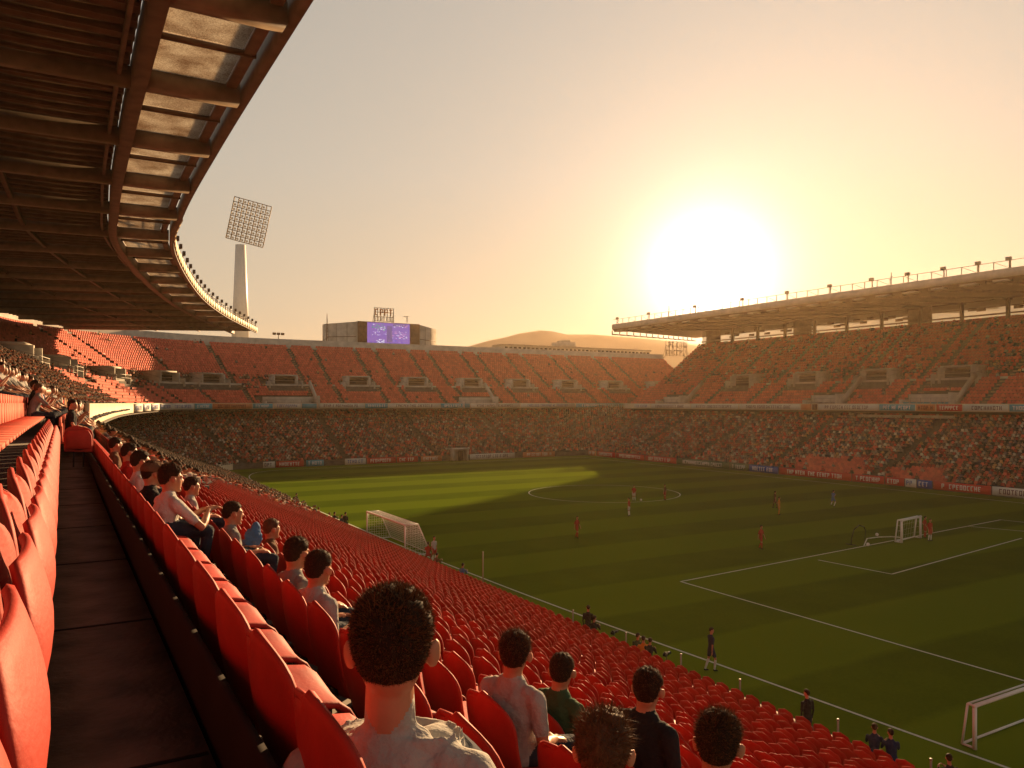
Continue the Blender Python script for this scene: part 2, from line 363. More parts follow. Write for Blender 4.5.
# right stand
profile_strip(RGT, loop_prof([(-.4, RROWS[0][1] - .05), (.3, RROWS[0][1] - .05)] + terrace_prof(RROWS, .6) + [(RROWS[-1][0] + .5, RROWS[-1][1]), (RROWS[-1][0] + .5, RROWS[-1][1] - 1.2), (3, 9.3)]), 'upper_terrace', M['concrete'], FAR)
profile_strip(RGT, loop_prof([(-.42, 9.75), (-.42, 10.9), (-.25, 10.9), (-.25, 9.75)]), 'fascia', M['cream'], FAR)
BX = RROWS[-1][0] + .55
profile_strip(RGT, loop_prof([(BX, 0), (BX, RROWS[-1][1] + .9), (BX + .4, RROWS[-1][1] + .9), (BX + .4, 0)]), 'back_wall', M['kerb'], FAR)
profile_strip(RGT, loop_prof([(6, 0), (6, 12.6), (6.3, 12.6), (6.3, 0)]), 'concourse_wall', M['dark'], FAR)
mb = MB()
mb.box((112.9 + 11, 142.2, 11.0), (22, .3, 2.6)); part('end_wall', mb, M['kerb'], FAR)

# ------------------------------------------------------------------ right roof
RR = thing('stadium_roof', 'flat pale edged roof with railings over the right-hand grandstand', 'roof')
RF, RB, YF, YB, YN = 100.0, 160.0, 131.3, 170.0, -36.0     # front edge, back edge, far ends, near end; depth shaped to shade the pitch
def rz_top(x): return 27.45 + (x - RF) * (30.6 - 27.45) / (RB - RF)
def rz_bot(x): return 25.95 + (x - RF) * (29.6 - 25.95) / (RB - RF)
def rend(x): return YF + (x - RF) * (YB - YF) / (RB - RF)
mb = MB(); mb.box((RF + .12, (YN + YF) / 2, 26.95), (.24, YF - YN, 1.05)); part('front_fascia', mb, M['light_concrete'], RR)
mb = MB(); x0 = RF + .25
mb.add([(x0, YN, rz_top(x0) - .1), (RB, YN, rz_top(RB)), (RB, YB, rz_top(RB)), (x0, YF, rz_top(x0) - .1), (x0, YN, rz_bot(x0) + .3), (RB, YN, rz_bot(RB) + .3), (RB, YB, rz_bot(RB) + .3), (x0, YF, rz_bot(x0) + .3)],
       [(0, 1, 2, 3), (7, 6, 5, 4), (0, 4, 5, 1), (1, 5, 6, 2), (2, 6, 7, 3), (3, 7, 4, 0)]); part('roof_deck', mb, M['steel'], RR)
mb = MB()
for y in np.arange(YF - 2, 0, -4.0): mb.box((RF + .9, y, 26.12), (1.2, RNG.uniform(1.3, 2.2), .2))
part('soffit_panel', mb, M['light_concrete'], RR)
for y in np.arange(YF - .3, 0, -7.6):
    mb = MB()
    mb.bar((RF + .4, y, rz_bot(RF + .4) + .1), (RB, y, rz_bot(RB) + .1), .22, .36)
    mb.bar((134.6, y, 24.4), (134.6, y, 28.4), .5, .5)
    part('rafter', mb, M['steel'], RR)
mb = MB()      # open truss closing the roof's far end
for k in range(15):
    x = RF + .5 + k * 4; xx = x + 4
    if k % 1 == 0: mb.bar((x, rend(x) + .2, rz_bot(x) + .3), (x, rend(x) + .2, rz_bot(x) - .75 + .3), .16)
    mb.bar((x, rend(x) + .2, rz_bot(x) - .5), (min(xx, RB), rend(min(xx, RB)) + .2, rz_bot(min(xx, RB)) - .5), .24)
part('end_truss', mb, M['steel'], RR)
mb = MB()      # partly open louvre strip behind the back rows
for i, y in enumerate(np.arange(138, -5, -1.5)):
    if RNG.random() < .5: mb.box((BX + 112.2, y, 26.4 + RNG.random()), (.12, 1.5, .5))
mb.bar((BX + 112.2, 142, 25.9), (BX + 112.2, YN, 25.9), .2, .25); mb.bar((BX + 112.2, 142, 27.15), (BX + 112.2, YN, 27.15), .2, .18)
for y in np.arange(138, 0, -26): mb.box((BX + 112.25, y, 26.6), (.3, 4.5, 3.6))
part('back_louvre', mb, M['steel'], RR)
mb = MB(); mb.box((BX + 112.8, (142 + YN) / 2, 28.3), (.1, 142 - YN, 1.9)); part('back_panel', mb, M['steel'], RR)
mb = MB(); mb.box((BX + 112.5, (142 + YN) / 2, 26.7), (.05, 142 - YN, 3.2)); part('slit_diffuser', mb, M['diffuser'], RR)  # added sheet across the open slit, softens the sun streak on the pitch
mb = MB()      # roof-top railing
for y in np.arange(YN, YF, 2.0): mb.bar((RF + .3, y, 27.4), (RF + .3, y, 28.45), .08)
for z in (26.65, 26.95, 28.45): mb.bar((RF + .3, YN, z), (RF + .3, YF, z), .06)
for y in np.arange(YN, YF, 4.0): mb.bar((RF + .3, y, 27.45), (RF + .3, y + 2.0, 28.45), .05)
part('railing', mb, M['greysteel'], RR)
for nl, y in enumerate([130, 120, 107, 95.5, 86, 78, 71, 65.5, 60.5, 56, 52.3, 49, 46.5]):
    t = thing('roof_lamp', '%s floodlight from the far end of the right-hand roof railing' % ordw(nl + 1), 'lamp', (RF + .6, y, 27.4), 0, 'floodlights along the right-hand roof edge')
    mb = MB(); mb.bar((0, 0, 0), (0, 0, 1.1), .12); part('post', mb, M['greysteel'], t)
    mb = MB(); mb.box((-.2, 0, 1.3), (.35, .6, .4)); part('lamp_head', mb, M['greysteel'], t)
for y, hh, al in ((115.0, 2.4, 'aerial nearest the sun glare'), (68.5, 2.0, 'middle and shortest aerial'), (50.3, 3.0, 'tallest aerial, nearest the right edge,')):
    t = thing('antenna', al + ' on the right-hand roof', 'antenna', (RF + 1.3, y, 27.4), 0, 'aerial masts on the right-hand roof')
    mb = MB(); mb.bar((0, 0, 0), (0, 0, hh), .08); mb.bar((0, -.3, hh * .7), (0, .3, hh * .7), .05); part('mast', mb, M['greysteel'], t)

# ------------------------------------------------------------------ overhead roof
NR = thing('stadium_roof', 'dark ribbed roof with dirty skylight strip curving overhead on the left', 'roof')
ZR = 24.0
def ring(o0, o1, z0, z1, name, m, s0=0, s1=None): return profile_strip(ROOF, loop_prof([(o0, z0), (o0, z1), (o1, z1), (o1, z0)]), name, m, NR, s0, s1)
ring(-.15, .15, ZR - .55, ZR + .35, 'edge_beam', M['steel'])
ring(.35, .75, ZR - .1, ZR + .25, 'edge_channel', M['steel'])
ring(3.7, 4.25, ZR - .75, ZR + .4, 'main_beam', M['steel'])
ring(4.6, 4.75, ZR - .35, ZR + .0, 'secondary_beam', M['steel'])
ring(9.5, 9.75, ZR - .45, ZR - .1, 'purlin', M['steel'])
ring(16.5, 16.8, ZR - .45, ZR - .1, 'purlin', M['steel'])
# dirty translucent panels
sk = bpy.data.materials.new('dirty skylight sheet'); sk.use_nodes = True
n = sk.node_tree.nodes; l = sk.node_tree.links; n.clear()
o_ = n.new('ShaderNodeOutputMaterial'); mix = n.new('ShaderNodeMixShader'); tr = n.new('ShaderNodeBsdfTranslucent'); df = n.new('ShaderNodeBsdfDiffuse')
tcn = n.new('ShaderNodeTexCoord'); n1 = n.new('ShaderNodeTexNoise'); n1.inputs['Scale'].default_value = 24; n1.inputs['Detail'].default_value = 9; n1.inputs['Roughness'].default_value = .75
l.new(tcn.outputs['Object'], n1.inputs['Vector']); n2 = n.new('ShaderNodeTexNoise'); n2.inputs['Scale'].default_value = .9; n2.inputs['Detail'].default_value = 4
l.new(tcn.outputs['Object'], n2.inputs['Vector'])
ad = n.new('ShaderNodeMath'); ad.operation = 'MULTIPLY_ADD'; ad.inputs[1].default_value = 1.5; l.new(n1.outputs[0], ad.inputs[0]); a0 = n.new('ShaderNodeMath'); a0.operation = 'MULTIPLY'; a0.inputs[1].default_value = .5; l.new(n2.outputs[0], a0.inputs[0]); l.new(a0.outputs[0], ad.inputs[2])
cr = n.new('ShaderNodeValToRGB'); cr.color_ramp.elements[0].position = .78 / 2 + .02; cr.color_ramp.elements[1].position = .60
hf = n.new('ShaderNodeMath'); hf.operation = 'MULTIPLY'; hf.inputs[1].default_value = .5; l.new(ad.outputs[0], hf.inputs[0])
cr.color_ramp.elements[0].color = (.30, .20, .13, 1); cr.color_ramp.elements[1].color = (.92, .88, .78, 1)
l.new(hf.outputs[0], cr.inputs[0]); l.new(cr.outputs[0], tr.inputs['Color']); df.inputs['Color'].default_value = (.25, .2, .15, 1)
mix.inputs[0].default_value = .12; l.new(tr.outputs[0], mix.inputs[1]); l.new(df.outputs[0], mix.inputs[2]); l.new(mix.outputs[0], o_.inputs['Surface'])
def roof_pt(s, off, z):
    x, y, nx, ny = ROOF.at(s, off); return Vector((float(x), float(y), z))
bays = list(np.arange(3, ROOF.L - 1, 7.7))
for i, s0 in enumerate(bays):
    for q in range(2):
        a, b = s0 + .3 + q * 3.85, s0 + 3.75 + q * 3.85
        if b > ROOF.L: continue
        mb = MB(); nn = 4
        lo = [roof_pt(s, o, ZR + .02) for s in np.linspace(a, b, nn) for o in (.8, 3.65)]
        hi = [p + Vector((0, 0, .05)) for p in lo]
        V = lo + hi; F = []
        for k in range(nn - 1):
            F.append((2 * k, 2 * k + 1, 2 * k + 3, 2 * k + 2)); F.append((2 * nn + 2 * k, 2 * nn + 2 * k + 2, 2 * nn + 2 * k + 3, 2 * nn + 2 * k + 1))
        mb.add(V, F); part('skylight_panel', mb, sk, NR)
    mb = MB()
    a = roof_pt(s0, .2, ZR - .25); b = roof_pt(s0, 4.0, ZR - .25); mb.bar(a, b, .75, .75)
    c = roof_pt(s0, 30, ZR - .4); mb.bar(roof_pt(s0, 4.2, ZR - .3), c, .45, .75)
    part('cross_beam', mb, M['roofgrey'], NR)
    if s0 + 3.85 < ROOF.L:
        mb = MB(); mb.bar(roof_pt(s0 + 3.85, .3, ZR - .05), roof_pt(s0 + 3.85, 3.9, ZR - .05), .14, .22); part('glazing_bar', mb, M['steel'], NR)
# corrugated underside: radial ribs
rs = np.arange(0, ROOF.L, .28); V = []; F = []
for i, s in enumerate(rs):
    zz = ZR + .10 + (.13 if (i // 1) % 4 in (1, 2) else -.0)
    for o in (4.3, 12, 20, 31):
        x, y, _, _ = ROOF.at(s, o); V.append((float(x), float(y), zz))
for i in range(len(rs) - 1):
    for k in range(3): F.append((i * 4 + k, i * 4 + k + 1, (i + 1) * 4 + k + 1, (i + 1) * 4 + k))
link('roof_sheet', mesh_np('roof_sheet', V, F, [M['steel']]), NR)
mb = MB()
for i in range(int(ROOF.L / .28 / 4)):    # hanging ribs give the deep shadow lines
    s = i * 1.12
    mb.bar(roof_pt(s, 4.4, ZR + .0), roof_pt(s, 31, ZR + .0), .10, .26)
part('roof_rib', mb, M['steel'], NR)
ring(4.3, 31, ZR + .30, ZR + .36, 'roof_cover', M['steel'])
# walkway of lamps on the roof's far rim
mb = MB()
for s in np.arange(60, ROOF.L, 1.6): mb.bar(roof_pt(s, .1, ZR + .35), roof_pt(s, .1, ZR + 1.1), .07)
for zz in (ZR + .75, ZR + 1.1):
    ss = np.arange(60, ROOF.L, 2)
    for a, b in zip(ss[:-1], ss[1:]): mb.bar(roof_pt(a, .1, zz), roof_pt(b, .1, zz), .05)
part('railing', mb, M['greysteel'], NR)
mb = MB()
ss = np.arange(58, ROOF.L, 2)
for a, b in zip(ss[:-1], ss[1:]): mb.bar(roof_pt(a, -.22, ZR - .05), roof_pt(b + .02, -.22, ZR - .05), .12, .75)
part('edge_trim', mb, M['cream'], NR)
for s in np.arange(66, ROOF.L, 3.6):
    p = roof_pt(s, -.05, ZR + .36)
    t = thing('roof_lamp', '%s small floodlight from the camera on the curving left roof rim' % ordw(int((s - 66) / 3.6 + 1.5)), 'lamp', p, 0, 'floodlights along the curving left roof rim')
    mb = MB(); mb.bar((0, 0, 0), (0, 0, .7), .08); part('post', mb, M['steel'], t)
    mb = MB(); mb.box((.1, 0, .9), (.25, .5, .4)); part('lamp_head', mb, M['steel'], t)


# ------------------------------------------------------------------ entrances, press boxes, stairways
def img_ray(x): return (x - 512) / 780
def solve_path(path, off, x, smin=None):
    """path length at which the offset curve crosses the sight line of picture column x (used once, to space the entrances)"""
    if smin is None: smin = 70 if path is UPP else 0
    q = np.linspace(smin, path.L, 4000); px, py, _, _ = path.at(q, off)
    d = px * .5 + py * .8660254; X = px * .8660254 - py * .5
    f = np.where(d > 1, X / np.maximum(d, 1) - img_ray(x), 9)
    return float(q[np.argmin(np.abs(f))])
def frame_at(path, s, off, z):
    x, y, nx, ny = path.at(s, off)
    # local +Y faces the pitch (minus outward normal)
    return (float(x), float(y), z), math.atan2(-float(ny), -float(nx)) - math.pi / 2
HOLES = {id(UPP): [], id(RGT): [], id(LOW): []}
def entrance(path, par, rows, s, r0, big=1.0):
    off, z = rows[r0]; loc, rz = frame_at(path, s, off + .1, z - .9)
    e = link('entrance', None, par, loc, rz)
    w, h, d = 4.6 * big, 2.9, 2.6
    mb = MB()
    mb.box((-w / 2, .2, h / 2), (.3, d + 1.6, h)); mb.box((w / 2, .2, h / 2), (.3, d + 1.6, h))
    mb.box((0, .0, h + .12), (w + .5, d + .6, .28)); mb.box((0, -1.0, h / 2), (w - .3, .2, h))
    mb.box((-w / 2 - .9, 1.2, .9), (.22, 3.2, 1.9)); mb.box((w / 2 + .9, 1.2, .9), (.22, 3.2, 1.9))
    part('portal', mb, M['light_concrete'], e)
    mb = MB(); mb.box((0, .9, 1.2), (w - .35, .1, 2.4)); part('doorway', mb, M['dark'], e)
    mb = MB()
    for xx in (-w / 2 - .9, w / 2 + .9):
        mb.bar((xx, -.4, 2.7), (xx, 2.8, 1.9), .07)
        for yy in (-.4, 1.2, 2.8): mb.bar((xx, yy, 1.5), (xx, yy, 2.7 - .25 * (yy + .4)), .06)
    mb.bar((-w / 2 - .9, 2.8, 1.9), (w / 2 + .9, 2.8, 1.9), .07); mb.bar((-w / 2 - .9, 2.8, 1.4), (w / 2 + .9, 2.8, 1.4), .05)
    part('railing', mb, M['greysteel'], e)
    HOLES[id(path)].append((s - w / 2 - 1.2, s + w / 2 + 1.2, r0 - 3, r0 + 1)); return s
ent = []
for x in (20, 60, 110, 163, 209, 284, 357, 415, 470, 518, 566, 612, 658): ent.append(entrance(UPP, BOWL, UPROWS, solve_path(UPP, 8.5, x), 10))
entR = [entrance(RGT, FAR, RROWS, solve_path(RGT, 8.0, x), 9, 1.1) for x in (744, 809, 878, 959)]
def pressbox(path, par, rows, s, w, col):
    off, z = rows[0]; loc, rz = frame_at(path, s, off, z)
    e = link('camera_platform', None, par, loc, rz)
    mb = MB(); mb.box((0, -1.6, 1.2), (w, .25, 2.4)); mb.box((-w / 2, -.5, 1.3), (.3, 3.4, 2.6)); mb.box((w / 2, -.5, .8), (.3, 2.4, 1.6)); mb.box((0, -.5, .55), (w, 2.0, .12))
    mb.bar((-w / 2 - .2, -.1, 1.2), (-w / 2 - .2 , -5.2, 5.4), .35, .8)
    part('platform_wall', mb, M['light_concrete'], e)
    mb = MB()
    for k in range(int(w / 1.1)): mb.box((-w / 2 + .8 + k * 1.1, .1, .95), (.7, .5, .55))
    part('desk', mb, M[col], e)
    mb = MB()
    for zz in (1.2, 1.8): mb.bar((-w / 2, .5, zz), (w / 2, .5, zz), .06)
    for k in range(int(w / 1.6) + 1): mb.bar((-w / 2 + k * 1.6, .5, .3), (-w / 2 + k * 1.6, .5, 1.8), .06)
    part('railing', mb, M['greysteel'], e)
    HOLES[id(path)].append((s - w / 2 - .8, s + w / 2 + .8, 0, 4))
pressbox(UPP, BOWL, UPROWS, solve_path(UPP, 1, 290), 10, 'greysteel'); pressbox(UPP, BOWL, UPROWS, solve_path(UPP, 1, 477), 8, 'shirt_grey')
pressbox(RGT, FAR, RROWS, solve_path(RGT, 1, 671), 8, 'greysteel'); pressbox(RGT, FAR, RROWS, solve_path(RGT, 1, 823), 7, 'greysteel'); pressbox(RGT, FAR, RROWS, solve_path(RGT, 1, 928), 8, 'cyanboard')
# long lintel slot under the right balcony
mb = MB(); s = solve_path(RGT, 2, 905)
for k in (-1, 1):
    loc, rz = frame_at(RGT, s + k * 4.2, 1.6, 8.9); mb.box((loc[0], loc[1], 8.9), (.4, 7.6, .45))
part('lintel', mb, M['light_concrete'], FAR)
def stairways(path, par, rows, ss, w=1.1, m='light_concrete'):
    for s in ss:
        mb = MB()
        for i in range(len(rows) - 1):
            (o0, z0), (o1, z1) = rows[i], rows[i + 1]
            if any(a <= s <= b and r0 <= i <= r1 for a, b, r0, r1 in HOLES[id(path)]): continue
            for k, (oo, zz) in enumerate(((o0 + .02, z0 + (z1 - z0) * .5),)):
                x, y, nx, ny = path.at(s, oo - .1); t = Vector((-float(ny), float(nx), 0)); nn = Vector((float(nx), float(ny), 0))
                mb.box((float(x), float(y), (z0 + zz) / 2), (w, .36, zz - z0 + .01), 0, (t, nn, Vector((0, 0, 1))))
                mb.box((float(x), float(y), z0 + .006), (w, .2, .004), 0, (t, nn, Vector((0, 0, 1))))
            x, y, nx, ny = path.at(s, (o0 + o1) / 2); t = Vector((-float(ny), float(nx), 0)); nn = Vector((float(nx), float(ny), 0))
            mb.box((float(x), float(y), z1 + .01), (w, o1 - o0 - .05, .02), 0, (t, nn, Vector((0, 0, 1))))
        part('stairway', mb, M[m], par)
        HOLES[id(path)].append((s - w / 2 - .1, s + w / 2 + .1, 0, 99))
es = sorted(ent)
ups = []
for a, b in zip(es[:-1], es[1:]):
    ups += [a + 3.9, (a + b) / 2 + 2] if b - a > 12 else [a + 3.9]
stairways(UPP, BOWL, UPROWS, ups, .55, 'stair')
rs_ = sorted(entR); rst = []
for a in rs_: rst += [a - 4.0, a + 7.0]
rst += [rs_[0] - 14]
stairways(RGT, FAR, RROWS, rst, .7, 'stair')
stairways(LOW, BOWL, low, [150, 168, 186, 204, 232, 250, 268, 287, 306, 325], .9, 'concrete')
# white front edge of the cross aisle
for path, par, rows, r in ((UPP, BOWL, UPROWS, 9), (RGT, FAR, RROWS, 8)):
    o = rows[r][0] + .25; z = rows[r + 1][1]
    profile_strip(path, loop_prof([(o, z - .1), (o, z + .35), (o + .15, z + .35), (o + .15, z - .1)]), 'aisle_parapet', M['light_concrete'], par, 30)

# ------------------------------------------------------------------ seats
def grid_mesh(fn, nu, nv):
    V = [fn(i / nu, j / nv) for j in range(nv + 1) for i in range(nu + 1)]
    F = [(j * (nu + 1) + i, j * (nu + 1) + i + 1, (j + 1) * (nu + 1) + i + 1, (j + 1) * (nu + 1) + i) for j in range(nv) for i in range(nu)]
    return V, F
def shell(fn, nu, nv, th):
    """closed shell: front surface fn, back surface offset by th with a softened rim"""
    V, F = grid_mesh(fn, nu, nv); P = np.array(V).reshape(nv + 1, nu + 1, 3)
    du = np.gradient(P, axis=1); dv = np.gradient(P, axis=0); Nn = np.cross(du, dv); Nn /= np.linalg.norm(Nn, axis=2)[:, :, None] + 1e-9
    A = P + Nn * th / 2; B = P - Nn * th / 2; n = (nu + 1) * (nv + 1)
    VV = np.vstack([A.reshape(-1, 3), B.reshape(-1, 3)]); FF = list(F) + [tuple(n + i for i in reversed(f)) for f in F]
    rim = [i for i in range(nu + 1)] + [(j + 1) * (nu + 1) - 1 for j in range(1, nv + 1)] + [nv * (nu + 1) + i for i in range(nu - 1, -1, -1)] + [j * (nu + 1) for j in range(nv - 1, 0, -1)]
    rim_out = []
    C = P.reshape(-1, 3)
    cen = C.mean(0); k0 = len(VV); ex = []
    for i in rim:
        d = C[i] - cen; d /= np.linalg.norm(d) + 1e-9; ex.append(C[i] + d * th * .45)
    VV = np.vstack([VV, ex]); m = len(rim)
    for a in range(m):
        b = (a + 1) % m
        FF.append((rim[b], rim[a], k0 + a, k0 + b)); FF.append((n + rim[a], n + rim[b], k0 + b, k0 + a))
    return VV, FF
HW = .295
def back_fn(u, v):
    t = v
    tt = max(0, (t - .60) / .40); w = HW * (1 - .06 * (1 - t)) * (max(0.0, 1 - tt ** 3.0)) ** .55 if t < 1 else 0
    w = max(w, .02)
    x = (u * 2 - 1) * w
    z = .34 + .54 * t - .012 * math.cos(u * math.pi) 
    y = .10 * (1 - t) ** 1.2 + .7 * x * x + .012 * math.sin(t * 9) * 0 - .02 * math.sin(math.pi * t)
    return (x, y, z)
def pan_fn(u, v):
    w = HW * .88 * (1 - .15 * max(0, v - .8) / .2)
    x = (u * 2 - 1) * w; y = .12 + .38 * v
    z = .42 + .02 * math.cos(v * math.pi) + .35 * x * x - (.10 * max(0, v - .82) / .18) ** 1.0 * (1 if v > .82 else 0)
    return (x, y, z)
def panup_fn(u, v):      # tipped-up pan resting against the backrest
    w = HW * .88 * (1 - .25 * max(0, v - .7) / .3)
    x = (u * 2 - 1) * w; z = .40 + .38 * v; y = .15 - .03 * v + .04 * math.sin(math.pi * v) - .5 * x * x
    return (x, y, z)
def me_shell(name, fn, nu, nv, th):
    V, F = shell(fn, nu, nv, th); return mesh_np(name, V, F, [M['seat']], smooth=True)
ME_BACK = me_shell('backrest', back_fn, 14, 18, .026); ME_PAN = me_shell('seat_pan', pan_fn, 8, 8, .028); ME_PANUP = me_shell('seat_pan', panup_fn, 8, 8, .03)
mb = MB(); mb.box((0, .08, .36), (.36, .05, .05)); mb.box((-.10, .06, .19), (.035, .05, .38)); mb.box((.10, .06, .19), (.035, .05, .38))

ME_BRK = mb.mesh('bracket', M['bracket'])
def make_seat(label, loc, rz, up=False, group='red seats nearest the camera'):
    t = thing('stadium_seat', label, 'seat', loc, rz, group)
    link('backrest', ME_BACK, t); link('seat_pan', ME_PANUP if up else ME_PAN, t); link('bracket', ME_BRK, t); return t
SP = .67
def project(x, y, z):
    d = x * .5 + y * .8660254; X = x * .8660254 - y * .5
    d = np.maximum(d, .01); return 512 + 780 * X / d, 403 - 780 * (z - H) / d, d
def rows_positions(path, rows, sp=.54, jit=.0):
    """all seat places: x, y, z, rz, s, row"""
    A = []
    for r, (off, z) in enumerate(rows):
        P = path.offset(off); L = np.r_[0, np.cumsum(np.linalg.norm(np.diff(P, axis=0), axis=1))]
        n = int(L[-1] / sp); q = (np.arange(n) + .5) * sp
        sl = np.interp(q, L, path.S)                    # matching arclength on the base path
        x, y, nx, ny = path.at(sl, off); keep = np.ones(n, bool)
        for a, b, r0, r1 in HOLES[id(path)]:
            if r0 <= r <= r1:
                if b - a < 2: # stairway: constant width in metres
                    xs, ys, _, _ = path.at((a + b) / 2, off); keep &= np.hypot(x - xs, y - ys) > (b - a) / 2 + .1
                else: keep &= ~((sl > a) & (sl < b))
        rz = np.arctan2(-ny, -nx) - math.pi / 2
        A.append(np.stack([x, y, np.full(n, z), rz, sl, np.full(n, r)], 1)[keep])
    return np.vstack(A)
lowrows_k = LOWROWS          # index 0 = row just below the walkway
PL = rows_positions(LOW, lowrows_k); PU = rows_positions(UPP, UPROWS); PR = rows_positions(RGT, RROWS)
# the lower bank passes under the balcony further along; the first rows stop there
ux = PL[:, 0]; uy = PL[:, 1]
fx = np.interp(uy, UPP.P[:80, 1], UPP.P[:80, 0])
PL = PL[~((uy > 30) & (uy < 125) & (ux < fx + .35) & (PL[:, 2] > 8.2))]
# row zero: seats up to the seat that closes the walkway
px, py, pd = project(PL[:, 0], PL[:, 1], PL[:, 2] + .7); inview = (px > -60) & (px < 1090) & (py < 860) & (PL[:, 1] > -2)
nearL = (PL[:, 4] < 130)
distL = np.hypot(PL[:, 0], PL[:, 1])

# ------------------------------------------------------------------ people
from mathutils.kdtree import KDTree
class Body:
    """collects limbs and rounded forms, then fuses them into one continuous skin with material regions"""
    def __init__(s): s.V = []; s.F = []; s.reg = []; s.prim = []
    def _add(s, V, F, r):
        k = len(s.V); s.V += [tuple(v) for v in V]; s.F += [tuple(k + i for i in f) for f in F]; s.reg += [r] * len(V)
    def ell(s, c, r, reg, rot=None, n=12, m=9):
        V = []; F = []
        for j in range(1, m):
            a = math.pi * j / m
            for i in range(n):
                b = 2 * math.pi * i / n
                V.append(Vector((r[0] * math.sin(a) * math.cos(b), r[1] * math.sin(a) * math.sin(b), r[2] * math.cos(a))))
        V += [Vector((0, 0, r[2])), Vector((0, 0, -r[2]))]
        for j in range(m - 2):
            for i in range(n): F.append((j * n + i, (j + 1) * n + i, (j + 1) * n + (i + 1) % n, j * n + (i + 1) % n))
        T = len(V) - 2; Bt = T + 1
        for i in range(n): F.append((T, i, (i + 1) % n)); F.append((Bt, (m - 2) * n + (i + 1) % n, (m - 2) * n + i))
        c = Vector(c); s._add([(rot @ v if rot else v) + c for v in V], F, reg); s.prim.append(('e', np.array(c), np.array(rot) if rot else np.eye(3), np.array(r), reg))
    def limb(s, pts, reg, n=10, sx=1.0):
        """pts: list of (point, radius) or (point, rx, ry); capped with rounded ends"""
        Q = [(Vector(p[0]), p[1], p[2] if len(p) > 2 else p[1]) for p in pts]
        s.prim.append(('l', [(np.array(p), rx, ry) for p, rx, ry in Q], None, None, reg))
        # rounded caps
        d0 = (Q[0][0] - Q[1][0]).normalized(); d1 = (Q[-1][0] - Q[-2][0]).normalized()
        r0 = min(Q[0][1], Q[0][2]); r1 = min(Q[-1][1], Q[-1][2])
        Q = [(Q[0][0] + d0 * r0 * .95, Q[0][1] * .3, Q[0][2] * .3), (Q[0][0] + d0 * r0 * .6, Q[0][1] * .8, Q[0][2] * .8)] + Q + \
            [(Q[-1][0] + d1 * r1 * .6, Q[-1][1] * .8, Q[-1][2] * .8), (Q[-1][0] + d1 * r1 * .95, Q[-1][1] * .3, Q[-1][2] * .3)]
        V = []; F = []
        for i, (p, rx, ry) in enumerate(Q):
            a = Q[max(0, i - 1)][0]; b = Q[min(len(Q) - 1, i + 1)][0]; t = (b - a).normalized()
            X = Vector((1, 0, 0)); X = (X - t * X.dot(t))
            if X.length < .25: X = Vector((0, 1, 0)); X = X - t * X.dot(t)
            X.normalize(); Y = t.cross(X)
            for k in range(n):
                w = 2 * math.pi * k / n; V.append(p + X * (rx * math.cos(w)) + Y * (ry * math.sin(w)))
        for i in range(len(Q) - 1):
            for k in range(n): F.append((i * n + k, i * n + (k + 1) % n, (i + 1) * n + (k + 1) % n, (i + 1) * n + k))
        F.append(tuple(range(n - 1, -1, -1))); F.append(tuple(range((len(Q) - 1) * n, len(Q) * n)))
        s._add(V, F, reg)
    def build(s, name, mats, voxel=.012, smooth=4):
        me = mesh_np('tmp', s.V, s.F); o = bpy.data.objects.new('tmp', me); COL.objects.link(o)
        md = o.modifiers.new('r', 'REMESH'); md.mode = 'VOXEL'; md.voxel_size = voxel; md.use_smooth_shade = True
        if smooth: sm = o.modifiers.new('s', 'SMOOTH'); sm.iterations = smooth; sm.factor = .5
        dg = bpy.context.evaluated_depsgraph_get(); nm = bpy.data.meshes.new_from_object(o.evaluated_get(dg)); nm.name = name
        bpy.data.objects.remove(o); bpy.data.meshes.remove(me)
        nm.materials.clear()
        for m in mats: nm.materials.append(M[m])
        n = len(nm.polygons); C = np.empty(n * 3, np.float32); nm.polygons.foreach_get('center', C); C = C.reshape(-1, 3).astype(float)
        best = np.full(n, 1e9); reg = np.zeros(n, np.int32)
        for kind, A, Rr, rr, rg in s.prim:
            if kind == 'e': q = (C - A) @ Rr; d = (np.linalg.norm(q / rr, axis=1) - 1) * rr.min()
            else:
                d = np.full(n, 1e9)
                for (p, rx, ry), (p2, rx2, ry2) in zip(A[:-1], A[1:]):
                    ax = p2 - p; L = np.linalg.norm(ax); ax = ax / L; t = np.clip(((C - p) @ ax) / L, 0, 1); q = C - (p + ax * (t * L)[:, None])
                    X = np.array((1., 0, 0)); X = X - ax * X.dot(ax)
                    if np.linalg.norm(X) < .25: X = np.array((0, 1., 0)); X = X - ax * X.dot(ax)
                    X /= np.linalg.norm(X); Y = np.cross(ax, X); Z = ax; ra = rx + (rx2 - rx) * t; rb = ry + (ry2 - ry) * t; rm = np.minimum(ra, rb)
                    k = np.sqrt((q @ X / ra) ** 2 + (q @ Y / rb) ** 2 + (q @ Z / rm) ** 2); d = np.minimum(d, (k - 1) * rm)
            m_ = d < best; best[m_] = d[m_]; reg[m_] = rg
        nm.polygons.foreach_set('material_index', reg); nm.polygons.foreach_set('use_smooth', np.ones(n, bool)); nm.update()
        return nm
SKIN, SHIRT, TROU, SHOE, EYE, LIP = 0, 1, 2, 3, 4, 5
M['lip'] = mat('lips', (.38, .13, .10), .45, .35)
